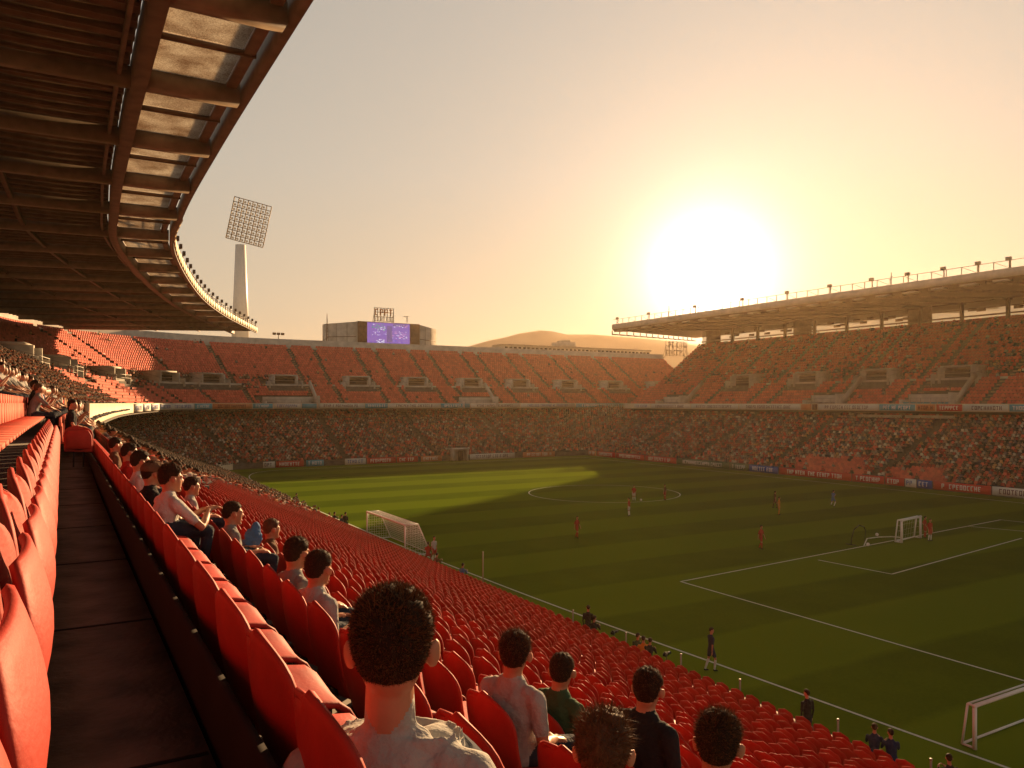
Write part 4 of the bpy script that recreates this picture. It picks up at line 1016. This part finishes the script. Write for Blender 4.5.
items = [scatter('c', CROWD_T, inviewP(P[oc & ~tk]), crowdcol, None, .16) for P, oc, tk in ((PLs, occL, takenL), (PUs, occU, takenU), (PR, occR, np.zeros(len(PR), bool)))]
tag(combine('crowd', items, M['crowd']), 'packed crowd of distant spectators filling the lower tiers', 'crowd', kind='stuff')
print('SEATS', len(PL), len(PU), len(PR), 'crowd', occL.sum(), occU.sum(), occR.sum(), 'ind', len(IND))

# ------------------------------------------------------------------ things on the rim and beyond
def col_at_v(x, v):            # plan position on the line y=v seen in picture column x (used to space distant things)
    xp = img_ray(x); d = v / (.8660254 - .5 * xp); X = xp * d; return X * .8660254 + .5 * d, d
def col_at_u(x, u):
    v, d = solve_v(x, u); return v, d
def letters(mb, x0, x1, z0, z1, y, rng, mi=0, gap=.35, face=-1):
    """unreadable block lettering: upright and cross strokes, in the xz plane at y"""
    h = z1 - z0; x = x0; w = h * .55; t = h * .16
    while x + w < x1:
        if rng.random() < .12: x += w * .8; continue
        k = rng.integers(0, 6)
        if k != 5: mb.box((x + t / 2, y, z0 + h / 2), (t, .012, h), mi)
        if k in (0, 2, 3): mb.box((x + w - t / 2, y, z0 + h / 2 + (h * .2 if k == 3 else 0)), (t, .012, h * (1 if k != 3 else .6)), mi)
        if k in (0, 1, 3, 4, 5): mb.box((x + w / 2, y, z1 - t / 2), (w - (2 * t if k in (0, 3) else 0) - .001, .0124, t), mi)
        if k in (1, 2, 3): mb.box((x + w / 2, y, z0 + h / 2), (w - 2 * t, .0116, t), mi)
        if k in (0, 1, 4): mb.box((x + w / 2, y, z0 + t / 2), (w - 2 * t, .0118, t), mi)
        if k == 5: mb.box((x + w / 2, y, z0 + h / 2 - t / 2), (t, .0122, h - t), mi)
        x += w + h * gap * .6
def emis(name, c, s):
    m = bpy.data.materials.new(name); m.use_nodes = True; b = m.node_tree.nodes['Principled BSDF']
    b.inputs['Base Color'].default_value = (.01, .01, .01, 1); b.inputs['Emission Color'].default_value = (*c, 1); b.inputs['Emission Strength'].default_value = s * .42; return m
M['led_purple'] = emis('screen purple', (.22, .12, .42), .95); M['led_dark'] = emis('screen dark', (.16, .10, .26), .9); M['led_white'] = emis('screen white', (.8, .78, .95), .9)
M['led_green'] = emis('screen green', (.10, .42, .22), .8); M['led_pink'] = emis('screen pink', (.75, .35, .65), .8); M['led_blue'] = emis('screen blue', (.12, .12, .55), .9); M['led_light'] = emis('screen lilac', (.45, .30, .75), .9)
u0, d0 = col_at_v(389.5, 174.2)
sb = thing('scoreboard', 'big dark scoreboard with glowing purple screen on the far rim', 'scoreboard', (u0, 174.2, 23.0))
mb = MB(); mb.box((0, 1.2, 3.5), (15.4, 2.4, 7.0)); part('casing', mb, M['steel'], sb)
for s, w in ((-1, 7.0), (1, 5.6)):
    mb = MB(); a = Vector((s * 7.72, .2, 0)); b = a + Vector((s * w, 2.4, 0)); 
    vs = [a, b, b + Vector((0, 2, 0)), a + Vector((0, 2, 0))]; hb = [6.9, 6.2, 6.2, 6.9]
    V = [p + Vector((0, 0, .4)) for p in vs] + [p + Vector((0, 0, h)) for p, h in zip(vs, hb)]
    mb.add(V, [(0, 1, 2, 3), (4, 5, 6, 7), (0, 1, 5, 4), (1, 2, 6, 5), (2, 3, 7, 6), (3, 0, 4, 7)])
    wg = part('wing_panel', mb, M['light_concrete'], sb)
    mb = MB(); mb.bar(a.lerp(b, .05) + Vector((0, -.06, 3.4)), a.lerp(b, .95) + Vector((0, -.06, 3.2)), .06, .12)
    for t in (.33, .66): mb.bar(a.lerp(b, t) + Vector((0, -.06, .5)), a.lerp(b, t) + Vector((0, -.06, 6.3)), .05, .06)
    part('panel_seam', mb, M['steel'], wg)
rng = np.random.default_rng(5)
mb = MB(); W_, H_ = 10.6, 6.5; mb.box((-.2, -.05, 3.6), (W_, .1, H_), 0)
def px_(x0, x1, z0, z1, mi, e=0): mb.box((-.2 + (x0 + x1) / 2 * W_, -.105 - e, .35 + (z0 + z1) / 2 * H_), ((x1 - x0) * W_, .01, (z1 - z0) * H_), mi)
px_(-.05, .08, .30, .90, 1); px_(.10, .45, .90, .98, 1); px_(-.5, .5, .10, .22, 6); px_(-.5, .5, .22, .27, 3 + 2)
px_(-.5, .5, .0, .07, 5)
for (x0, x1, z0, z1, mis, n) in ((-.38, -.08, .72, .97, (2, 3, 3), 34), (-.38, -.06, .55, .68, (2, 6), 14), (.08, .42, .45, .72, (2, 4, 4), 34), (.12, .45, .86, .97, (2, 4), 12), (.12, .48, .30, .48, (4, 5, 6), 12),
                                  (-.28, -.10, .26, .42, (2, 2), 18), (-.5, .5, .08, .22, (2, 4, 6), 34), (-.30, .22, .01, .07, (2, 2), 26)):
    for _ in range(n):
        cx, cz = rng.uniform(x0, x1), rng.uniform(z0, z1); w, h = rng.uniform(.01, .05), rng.uniform(.012, .028); px_(cx - w / 2, cx + w / 2, cz - h / 2, cz + h / 2, int(rng.choice(mis)), .012 + rng.uniform(0, .01))
part('screen', mb, [M['led_purple'], M['led_dark'], M['led_white'], M['led_green'], M['led_pink'], M['led_blue'], M['led_light']], sb)
# lattice sign above the scoreboard
def lattice_sign(name, label, x, v, z, w, h, rows):
    u, d = col_at_v(x, v); t = thing(name, label, 'sign', (u, v, z)); mb = MB()
    for k in range(7): mb.bar((-w / 2 + w * k / 6, 0, 0), (-w / 2 + w * k / 6, 0, h), .14)
    for k in range(4): mb.bar((-w / 2, 0, h * k / 3), (w / 2, 0, h * k / 3), .12)
    for sx in (-.5, .5): mb.bar((sx * w, 0, 0), (sx * w, 1.5, -1), .15); mb.bar((sx * w, 0, h * .7), (sx * w, 1.5, -1), .1)
    part('frame', mb, M['greysteel'], t)
    for r, (a, b, m) in enumerate(rows):
        mb = MB(); letters(mb, -w / 2 + .1, w / 2 - .1, h * a, h * b, -.12, np.random.default_rng(int(x) + r)); part('lettering', mb, M[m], t)
lattice_sign('roof_sign', 'small latticed sign standing on top of the scoreboard', 384, 175.5, 30.4, 4.8, 3.1, [(.04, .30, 'white'), (.42, .92, 'orangeboard')])
lattice_sign('roof_sign', 'latticed sign on the far rim beside the end of the shaded stand', 676.5, 176, 25.0, 8.2, 4.3, [(.06, .40, 'greysteel'), (.55, .95, 'greysteel')])
u, d = col_at_v(407, 175.5); t = thing('antenna', 'little aerial on the right end of the scoreboard roof', 'antenna', (u, 175.5, 30.4)); mb = MB(); mb.bar((0, 0, 0), (0, 0, 1.4), .16); mb.bar((-.9, 0, 1.35), (.4, 0, 1.45), .14); part('mast', mb, M['greysteel'], t)
u, d = col_at_v(327, 176); t = thing('antenna', 'slim lattice mast left of the scoreboard', 'antenna', (u, 176, 24)); mb = MB()
for sx, sy in ((-.3, -.3), (.3, -.3), (0, .3)): mb.bar((sx, sy, 0), (0, 0, 7.5), .07)
for k in range(8): mb.bar((-.3 + k * .04, -.3, k * .8), (.3 - k * .04, -.3, k * .8 + .4), .05)
mb.bar((-.9, 0, 0), (-.9, 0, 2.4), .1); mb.bar((-1.3, 0, .9), (.3, 0, 2.2), .06); part('mast', mb, M['steel'], t)
u, d = col_at_v(279, 172.5); t = thing('roof_lamp', 'twin floodlight on the far rim left of the slim mast', 'lamp', (u, 173, 25)); mb = MB(); mb.bar((0, 0, 0), (0, 0, .8), .12); part('post', mb, M['steel'], t)
mb = MB()
for k in (-1, 0, 1): mb.box((k * .9, 0, 1.1), (.7, .3, .5))
part('lamp_head', mb, M['steel'], t)
# long low building showing over the rim
ua, _ = col_at_v(504, 186); ub, _ = col_at_v(650, 186)
t = thing('rim_building', 'long low pavilion showing above the far rim in the glare', 'building', (ua, 186, 23.5)); L = ub - ua
mb = MB(); mb.box((L / 2, 3, 1.7), (L, 6, 3.4)); mb.box((L * .42, 3, 4.2), (L * .10, 5, 1.7)); mb.box((L * .42, 3, 5.3), (L * .04, 4, .7)); part('wall', mb, M['light_concrete'], t)
mb = MB(); mb.box((L / 2, 2.9, 3.55), (L + .6, 6.6, .3)); part('roof', mb, M['greysteel'], t)
for k in range(36): mb = MB(); mb.box((L * (k + .5) / 36, -.04, 2.5), (L / 36 * .6, .1, 1.0)); part('window', mb, M['dark'], t)
# floodlight tower
d = 200; xp = img_ray(240.5); X = xp * d; tu, tv = X * .8660254 + .5 * d, -.5 * X + .8660254 * d
ft = thing('floodlight_tower', 'tall tapering concrete floodlight tower behind the left end of the rim', 'floodlight', (tu, tv, 0), R(-16))
mb = MB(); n = 16
for (z0, z1, r0, r1) in ((0, 24, 3.6, 2.3), (24, 51.5, 2.3, 1.25)): mb.tube((0, 0, z0), (0, 0, z1), r0, r1, n)
part('pole', mb, M['white'], ft)
hd = link('lamp_frame', None, ft, (2.1, -1.2, 57.2)); hd.rotation_euler = (R(12), R(13), 0)
FW, FH, NR_, NC = 9.2, 10.6, 9, 8
mb = MB()
for i in range(NR_ + 1): mb.bar((-FW / 2, 0, -FH / 2 + FH * i / NR_), (FW / 2, 0, -FH / 2 + FH * i / NR_), .20); mb.bar((-FW / 2, .9, -FH / 2 + FH * i / NR_), (FW / 2, .9, -FH / 2 + FH * i / NR_), .12)
for i in range(NC + 1): mb.bar((-FW / 2 + FW * i / NC, 0, -FH / 2), (-FW / 2 + FW * i / NC, 0, FH / 2), .18); mb.bar((-FW / 2 + FW * i / NC, .9, -FH / 2), (-FW / 2 + FW * i / NC, .9, FH / 2), .12)
for i in range(0, NC + 1, 2):
    for k in range(0, NR_ + 1, 1): mb.bar((-FW / 2 + FW * i / NC, 0, -FH / 2 + FH * k / NR_), (-FW / 2 + FW * i / NC, .9, -FH / 2 + FH * k / NR_), .1)
hd.data = None
hf = link('frame_bars', mb.mesh('frame_bars', M['roofgrey']), hd)
mbl = MB(); mbl.tube((0, -.15, 0), (0, -.5, -.08), .18, .31, 10); mbl.tube((0, -.5, -.08), (0, -.52, -.083), .29, .29, 10, 1); mel = mbl.mesh('lamp_head', [M['steel'], M['white']])
for i in range(NR_):
    for k in range(NC):
        if (i, k) in ((8, 7), (8, 0)): continue
        o = link('lamp_head', mel, hd, (-FW / 2 + FW * (k + .5) / NC, -.05, -FH / 2 + FH * (i + .5) / NR_))
# distant hill
prof = [(380, 352), (430, 350), (465, 347), (490, 340), (505, 337), (520, 333), (540, 330), (552, 331), (565, 334), (590, 334), (620, 336), (650, 338), (680, 342), (720, 347), (780, 351)]
V = []; D = 700
for j, (fd, fh) in enumerate(((-190, 0), (-110, .5), (-35, .9), (0, 1), (40, .8), (90, 0))):
    for i, (x, y) in enumerate(prof):
        xp = img_ray(x); X = xp * D; h = (403 - y) / 780 * D + 11; dd = D + fd
        uu = X * .8660254 + .5 * dd; vv = -.5 * X + .8660254 * dd
        hh = h * fh * (1 + .10 * noise.noise(Vector((uu * .004, vv * .004, 0))) * (0 if fh == 1 else 1))
        V.append((uu, vv, max(hh, -1)))
n = len(prof); F = [(j * n + i, j * n + i + 1, (j + 1) * n + i + 1, (j + 1) * n + i) for j in range(5) for i in range(n - 1)]
M['hill'] = mat('haze-paled hillside', (.34, .31, .28), .95, .05, color2=(.27, .25, .22), vscale=.02)  # pale grey paints distance haze into the hill's colour
o = link('hills', mesh_np('hills', V, F, [M['hill']], smooth=True)); tag(o, kind='structure')

# ------------------------------------------------------------------ boards
def board(label, p0, p1, z0, h, color, text, seed, group, tilt=0, par=None, name='advertising_board', double=False):
    a = Vector((*p0, 0)); b = Vector((*p1, 0)); L = (b - a).length; mid = (a + b) / 2; rz = math.atan2(b.y - a.y, b.x - a.x)
    t = link(name, None, par, (mid.x, mid.y, z0), rz)
    if par is None: tag(t, label, 'hoarding', group)
    mb = MB(); mb.box((0, .05, h / 2), (L - .05, .1, h)); part('board', mb, M[color], t)
    if text:
        mb = MB(); r = np.random.default_rng(seed); m = h * .22
        if text in ('w', 'd', 'b'): letters(mb, -L / 2 + L * .12, L / 2 - L * .12, m, h - m, -.008, r)
        if mb.V: part('lettering', mb, M[{'w': 'marks_w', 'd': 'marks_d', 'b': 'marks_b'}[text]], t)
    return t
cn = dict(redboard='red', blueboard='blue', cyanboard='pale blue', orangeboard='orange', whiteboard='white', greenboard='dark green')
seg = [(588, 596, 'orangeboard', 'w', 'short orange hoarding in the far right corner of the pitch'), (597, 615, 'redboard', 'w', 'second hoarding from the far right corner, red'), (616, 644, 'redboard', 'w', 'third hoarding from the far right corner, red'),
       (645, 676, 'redboard', 'w', 'red hoarding just left of the long dark green one'), (677, 729, 'greenboard', 'w', 'long dark green hoarding with white letters'), (730, 748, 'greenboard', 'w', 'short dark green hoarding left of the blue one'),
       (749, 778, 'blueboard', 'w', 'blue hoarding beside the far touchline'), (779, 851, 'redboard', 'w', 'long red hoarding with a line of white letters right of the blue one'), (852, 884, 'redboard', 'w', 'red hoarding left of the small mixed ones'),
       (885, 904, 'redboard', 'w', 'red hoarding with one small white mark'), (905, 916, 'whiteboard', 'b', 'small white hoarding between red and blue ones'), (917, 932, 'blueboard', 'w', 'small dark blue hoarding near the right edge'),
       (933, 991, 'redboard', 'w', 'wide red hoarding with large white letters near the right edge'), (992, 1035, 'whiteboard', 'd', 'white hoarding with dark marks at the right edge')]
for i, (x0, x1, c, tx, lb) in enumerate(seg):
    v0, _ = col_at_u(x0, 96.3); v1, _ = col_at_u(x1, 96.3)
    board(lb, (96.3, v0), (96.3, v1), 0, 1.05, c, tx, 100 + i, 'advertising boards round the pitch')
seg = [(246, 259, 'whiteboard', 'd', 'white hoarding nearest the cream corner wall'), (260, 275, 'whiteboard', 'd', 'white hoarding second from the cream corner wall'), (276, 304, 'redboard', 'w', 'red hoarding left of the pale blue one at the far end'), (306, 324, 'cyanboard', 'w', 'pale blue hoarding at the far end'),
       (345, 366, 'whiteboard', 'b', 'white hoarding left of the long red pair'), (367, 396, 'redboard', 'w', 'left one of the long red pair of hoardings behind the far goal line'), (397, 418, 'redboard', 'w', 'right one of the long red pair of hoardings behind the far goal line'),
       (421, 442, 'orangeboard', 'w', 'orange hoarding left of the small shelter'), (470, 515, 'whiteboard', 'd', 'long white hoarding right of the small shelter'), (523, 555, 'orangeboard', 'w', 'faded orange hoarding in the far sunlit glare')]
for i, (x0, x1, c, tx, lb) in enumerate(seg):
    a, _ = col_at_v(x0, 135.3); b, _ = col_at_v(x1, 135.3); a = max(a, 29.5)
    if b > a + .5: board(lb, (a, 135.3), (b, 135.3), 0, 1.05, c, tx, 200 + i, 'advertising boards round the pitch')
# fascia panels (part of the stands)
def fascia_seg(path, par, off, x0, x1, color, text, seed, z0, h):
    s0 = solve_path(path, off, x0); s1 = solve_path(path, off, x1); n = max(1, int(abs(s1 - s0) / 8))
    for k in range(n):
        a = s0 + (s1 - s0) * k / n; b = s0 + (s1 - s0) * (k + 1) / n
        pa = path.at(a, off); pb = path.at(b, off); board('', (float(pa[0]), float(pa[1])), (float(pb[0]), float(pb[1])), z0, h, color, text, seed + k, None, par=par, name='advert_panel')
for i, (x0, x1, c, tx) in enumerate(((135, 194, 'whiteboard', 'b'), (195, 212, 'cyanboard', 'w'), (213, 252, 'orangeboard', 'd'), (253, 273, 'cyanboard', 'w'), (274, 301, 'whiteboard', 'b'), (302, 317, 'cyanboard', None), (318, 364, 'whiteboard', 'd'), (365, 388, 'cyanboard', 'w'),
        (389, 440, 'whiteboard', 'd'), (441, 470, 'cyanboard', 'w'), (471, 520, 'whiteboard', 'd'), (521, 575, 'whiteboard', 'b'), (576, 625, 'cyanboard', 'w'))):
    fascia_seg(UPP, BOWL, -.66, x0, x1, c, tx, 300 + i * 20, 9.98, .92)
for i, (x0, x1, c, tx) in enumerate(((634, 650, 'whiteboard', 'b'), (651, 690, 'whiteboard', 'd'), (691, 738, 'whiteboard', 'd'), (739, 800, 'whiteboard', 'd'), (801, 811, 'orangeboard', None), (812, 817, 'shirt_brown', None), (818, 878, 'whiteboard', 'd'), (879, 915, 'cyanboard', 'w'), (916, 935, 'orangeboard', 'd'), (936, 962, 'redboard', 'w'),
        (963, 1008, 'whiteboard', 'd'), (1009, 1040, 'cyanboard', 'w'))):
    fascia_seg(RGT, FAR, -.56, x0, x1, c, tx, 700 + i * 20, 9.82, .98)
profile_strip(LOW, loop_prof([(-.14, 0), (-.14, 1.15), (-.02, 1.15), (-.02, 0)]), 'corner_wall_panel', M['cream'], BOWL, 133, 148)
profile_strip(LOW, loop_prof([(-.06, .93), (-.06, 1.02), (.22, 1.02), (.22, .93)]), 'wall_coping', M['kerb'], BOWL, 0, 132)
# small shelter behind the far goal line
u, _ = col_at_v(460, 134.0); t = thing('shelter', 'small pale shelter with a dark doorway behind the far goal line', 'shelter', (u, 133.6, 0))
mb = MB(); mb.box((-1.5, .6, 1.1), (.2, 1.4, 2.2)); mb.box((1.5, .6, 1.1), (.2, 1.4, 2.2)); mb.box((0, 1.25, 1.1), (2.8, .12, 2.2)); part('wall', mb, M['light_concrete'], t)
mb = MB(); mb.box((0, .55, 2.3), (3.6, 1.9, .22), taper=.85); part('roof', mb, M['light_concrete'], t)
mb = MB(); mb.box((0, .1, .95), (1.0, .15, 1.9)); part('door', mb, M['dark'], t)

# ------------------------------------------------------------------ goals, posts, pitch kit
def goal(label, loc, rz, w, h, d0, d1, r=.06, net=.22, nr=.008):
    t = thing('goal', label, 'goal', loc, rz); mb = MB()
    for s in (-1, 1): mb.tube((s * w / 2, 0, 0), (s * w / 2, 0, h), r, r, 10)
    mb.tube((-w / 2 - r, 0, h), (w / 2 + r, 0, h), r, r, 10); part('goal_frame', mb, M['white'], t)
    mb = MB()
    for s in (-1, 1):
        mb.tube((s * w / 2, 0, h), (s * w / 2, d0, h), r * .6, r * .6, 8); mb.tube((s * w / 2, d0, h), (s * w / 2, d1, .03), r * .6, r * .6, 8); mb.tube((s * w / 2, 0, .04), (s * w / 2, d1, .04), r * .6, r * .6, 8)
    mb.tube((-w / 2, d1, .04), (w / 2, d1, .04), r * .6, r * .6, 8); mb.tube((-w / 2, d0, h), (w / 2, d0, h), r * .5, r * .5, 8); part('stay', mb, M['white'], t)
    if not net: return t
    mb = MB(); p = [(0, h), (d0, h), (d1, .05)]
    for k in range(int(w / net) + 1):
        x = -w / 2 + k * net
        for a, b in zip(p[:-1], p[1:]): mb.bar((x, a[0], a[1]), (x, b[0], b[1]), nr)
    Ls = [math.dist(a, b) for a, b in zip(p[:-1], p[1:])]
    for a, b, L in zip(p[:-1], p[1:], Ls):
        for q in range(int(L / net) + 1):
            f = q * net / L; y = a[0] + (b[0] - a[0]) * f; z = a[1] + (b[1] - a[1]) * f; mb.bar((-w / 2, y, z), (w / 2, y, z), nr)
    for s in (-1, 1):
        for q in range(1, int(d1 / net) + 1):
            y = q * net; zt = h if y <= d0 else h * (1 - (y - d0) / max(d1 - d0, .01)); mb.bar((s * w / 2, y, .05), (s * w / 2, y, max(zt, .06)), nr)
        for q in range(int(h / net) + 1):
            z = q * net; ye = d0 + (d1 - d0) * (1 - z / h); mb.bar((s * w / 2, 0, z), (s * w / 2, ye, z), nr)
    part('net', mb, M['white'], t); return t
goal('white full-size goal standing beside the near touchline on the left', (21.3, 56.2, .004), R(-90) + 0, 8.0, 2.25, 1.0, 2.0, .065, .2, .014)
goal('small white training goal on the long line in the right half', (58.9, 38.1, .004), math.atan2(.6, 3.4), 3.45, 1.75, .3, .5, .09, .45, .006)
goal('white goal cut off by the right edge at the bottom of the picture', (27.9, 14.1, .004), 0, 5.6, 1.38, .22, .4, .065, None)
for x, h in ((483, 2.5), (573, 1.25), (626, 1.2), (681, 1.25), (740, 1.2), (838, 1.2), (931, 1.15)):
    v, dd = col_at_u(x, 20.75); lb = {483: 'tallest thin grey post', 573: 'thin grey post beside the two dark photographers', 626: 'thin grey post behind the orange vest', 681: 'thin grey post right of the photographers', 740: 'thin grey post below the walking man in navy',
                                      838: 'thin grey post right of the standing man in black', 931: 'thin grey post nearest the bottom right goal'}[x]
    t = thing('post', lb + ' at the turf edge', 'post', (20.75, v, 0), 0, 'thin posts along the near edge of the turf')
    mb = MB(); mb.tube((0, 0, 0), (0, 0, h), .035, .03, 8); part('pole', mb, M['greysteel'], t)
    mb = MB(); mb.tube((0, 0, h), (0, 0, h + .05), .045, .04, 8); part('cap', mb, M['greysteel'], t)
def gpt(x, y):
    dd = 780 * H / (y - 403); X = (x - 512) / 780 * dd; return X * .8660254 + .5 * dd, -.5 * X + .8660254 * dd
PEO = [ # foot column, foot row, pose, shirt, shorts, socks, facing, jacket, label
 (577, 538, 'walk', 'shirt_red', 'shirt_red', 'shirt_red', 200, 0, 'player in red kit alone left of the others, nearest the halfway area'),
 (634, 501, 'stand', 'shirt_red', 'shirt_white', 'sock_white', 120, 0, 'red-shirted player inside the centre circle'),
 (629, 516, 'stand', 'shirt_red', 'shirt_white', 'sock_white', 30, 0, 'player in red shirt and white shorts on the edge of the centre circle'),
 (665, 500, 'stand', 'shirt_brown', 'shirt_red', 'shirt_red', 80, 0, 'player in dark red at the right rim of the centre circle'),
 (775, 508, 'walk', 'shirt_brown', 'shirt_brown', 'shirt_brown', 250, 0, 'dark figure just behind the player in orange'),
 (779, 515, 'stand', 'shirt_orange', 'shirt_orange', 'shirt_orange', 210, 0, 'player in bright orange kit'),
 (761, 549, 'walk', 'shirt_red', 'shirt_red', 'shirt_red', 190, 0, 'red-kitted player standing in the middle of the shaded half'),
 (833, 507, 'run', 'shirt_blue', 'shirt_blue', 'sock_white', 270, 0, 'player in blue near the far touchline'),
 (930, 541, 'stand', 'shirt_red', 'shirt_red', 'sock_white', 170, 0, 'red and white player beside the small training goal'),
 (925, 538, 'hips', 'shirt_red', 'shirt_red', 'shirt_red', 230, 0, 'red player half hidden next to the small training goal'),
 (277, 512, 'stand', 'shirt_black', 'trouser', 'trouser', 300, 1, 'dark figure at the near edge furthest to the left'),
 (304, 530, 'crouch', 'shirt_black', 'trouser', 'trouser', 300, 1, 'crouching dark photographer second from the left along the near edge'),
 (313, 533, 'crouch', 'shirt_navy', 'trouser', 'trouser', 280, 1, 'crouching person in navy beside the left photographer'),
 (325, 535, 'stand', 'shirt_black', 'trouser', 'trouser', 320, 1, 'standing dark-clothed person holding a small camera near the full-size goal'),
 (428, 562, 'crouch', 'shirt_red', 'shirt_red', 'shirt_red', 330, 0, 'red-shirted person crouching at the right end of the full-size goal'),
 (434, 562, 'stand', 'shirt_white', 'shirt_red', 'sock_white', 200, 0, 'person in white top standing behind the crouching red one by the goal'),
 (413, 577, 'crouch', 'shirt_brown', 'trouser', 'trouser', 290, 1, 'crouching person in brown at the wall below the full-size goal'),
 (449, 588, 'crouch', 'shirt_blue', 'trouser', 'trouser', 300, 1, 'crouching person in teal blue at the wall right of the goal'),
 (560, 650, 'stand', 'shirt_black', 'trouser', 'trouser', 310, 1, 'photographer in black standing beside the second thin post'),
 (566, 652, 'crouch', 'shirt_black', 'trouser', 'trouser', 300, 1, 'photographer in black crouching next to the standing one'),
 (631, 668, 'crouch', 'shirt_green', 'trouser', 'trouser', 300, 1, 'crouching photographer in dark green left of the orange vest'),
 (637, 672, 'crouch', 'shirt_orange', 'trouser', 'trouser', 330, 1, 'crouching photographer in an orange vest by the near wall'),
 (646, 673, 'crouch', 'shirt_black', 'trouser', 'trouser', 300, 1, 'crouching photographer in black right of the orange vest'),
 (711, 671, 'walk', 'shirt_navy', 'shirt_navy', 'sock_white', 255, 0, 'man in navy with bare legs walking along the near touchline'),
 (802, 747, 'stand', 'shirt_black', 'trouser', 'trouser', 350, 1, 'man in a black coat standing by the near wall'),
]
for i, (x, y, pose, sh, so, sk_, fa, jk, lb) in enumerate(PEO):
    u, v = gpt(x, y); u = max(u, 20.75)
    me, hm = standing(pose, sh, so, sk_, .022, 60 + i, bool(jk)); o = link('person', me, None, (u, v, .006), R(fa)); tag(o, lb, 'person', 'players on the pitch' if i < 10 else 'people along the near edge of the turf'); link('hair', hm, o)
for i, (x, u, dv, lb) in enumerate(((874, 21.0, 0, 'left of two navy-jacketed people crouching at the bottom right'), (892, 21.1, 0, 'right of two navy-jacketed people crouching at the bottom right'), (953, 21.0, 0, 'dark figure at the very bottom right corner below the cut-off goal'))):
    v, _ = col_at_u(x, u); me, hm = standing('crouch', 'shirt_navy' if i < 2 else 'shirt_black', 'trouser', 'trouser', .018, 90 + i, True); o = link('person', me, None, (u, v, .006), R(-60 + i * 15)); tag(o, lb, 'person', 'people along the near edge of the turf'); link('hair', hm, o)
# camera held by the sideline photographers
for x, y, lb in ((567, 640, 'long-lensed camera held by the photographers in black'), (640, 660, 'camera beside the orange-vested photographer')):
    u, v = gpt(x, y + 18); t = thing('camera', lb, 'camera', (max(u, 20.9) + .45, v, .72), R(20)); mb = MB(); mb.box((0, 0, 0), (.16, .14, .12)); mb.box((0, 0, .08), (.07, .08, .05)); part('camera_body', mb, M['bracket'], t)
    mb = MB(); mb.tube((.08, 0, 0), (.38, 0, 0), .05, .065, 12); part('lens', mb, M['bracket'], t); mb = MB(); mb.tube((.1, 0, -.05), (.1, 0, -.716), .018, .018, 6); part('monopod', mb, M['bracket'], t)
for x, y, lb in ((868, 546, 'white ball lying beside the training arch'), (877, 536, 'white ball between the arch and the small goal'), (641, 501, 'ball at the feet of the player in the centre circle')):
    u, v = gpt(x, y); t = link('ball', None); b = Body(); b.ell((0, 0, 0), (.13, .13, .13), 0, None, 20, 14); bpy.data.objects.remove(t)
    o = link('ball', b.build('ball', ['white'], .02, 2), None, (u, v, .13)); tag(o, lb, 'ball', 'footballs on the pitch')
u, v = gpt(851, 545); t = thing('training_arch', 'thin dark bent arch of training kit left of the small goal', 'training arch', (u, v, .005), R(10)); mb = MB()
pts = [(0, 0, 0), (.1, 0, .5), (.5, 0, 1.15), (1.3, 0, 1.4), (2.1, 0, 1.2), (2.4, 0, .85)]
for a, b in zip(pts[:-1], pts[1:]): mb.tube(a, b, .035, .035, 6)
mb.tube((0, -.4, .03), (0, .4, .03), .035, .035, 6); mb.tube((2.4, 0, .85), (2.4, .1, .02), .02, .02, 6); part('arch_pole', mb, M['bracket'], t)
mb = MB(); hp = [gpt(*q) for q in ((864, 546), (867, 539), (878, 537.5), (892, 537), (901, 538))]
for a, b in zip(hp[:-1], hp[1:]): mb.tube((*a, .03), (*b, .03), .045, .045, 6)
tag(link('hose', mb.mesh('hose', M['line'])), 'thin white hose lying on the turf beside the training arch', 'hose')
# ------------------------------------------------------------------ air
hz = bpy.data.materials.new('haze'); hz.use_nodes = True; n = hz.node_tree.nodes; n.clear()
vo = n.new('ShaderNodeVolumePrincipled'); vo.inputs['Color'].default_value = (1.0, .74, .46, 1); vo.inputs['Density'].default_value = HAZE; vo.inputs['Anisotropy'].default_value = .68
oo = n.new('ShaderNodeOutputMaterial'); hz.node_tree.links.new(vo.outputs[0], oo.inputs['Volume'])
mb = MB(); mb.box((250, 300, 40), (1500, 1400, 84)); o = link('haze', mb.mesh('haze', hz)); tag(o, 'warm evening haze hanging in the stadium air', 'haze', kind='stuff')
#@@PART4
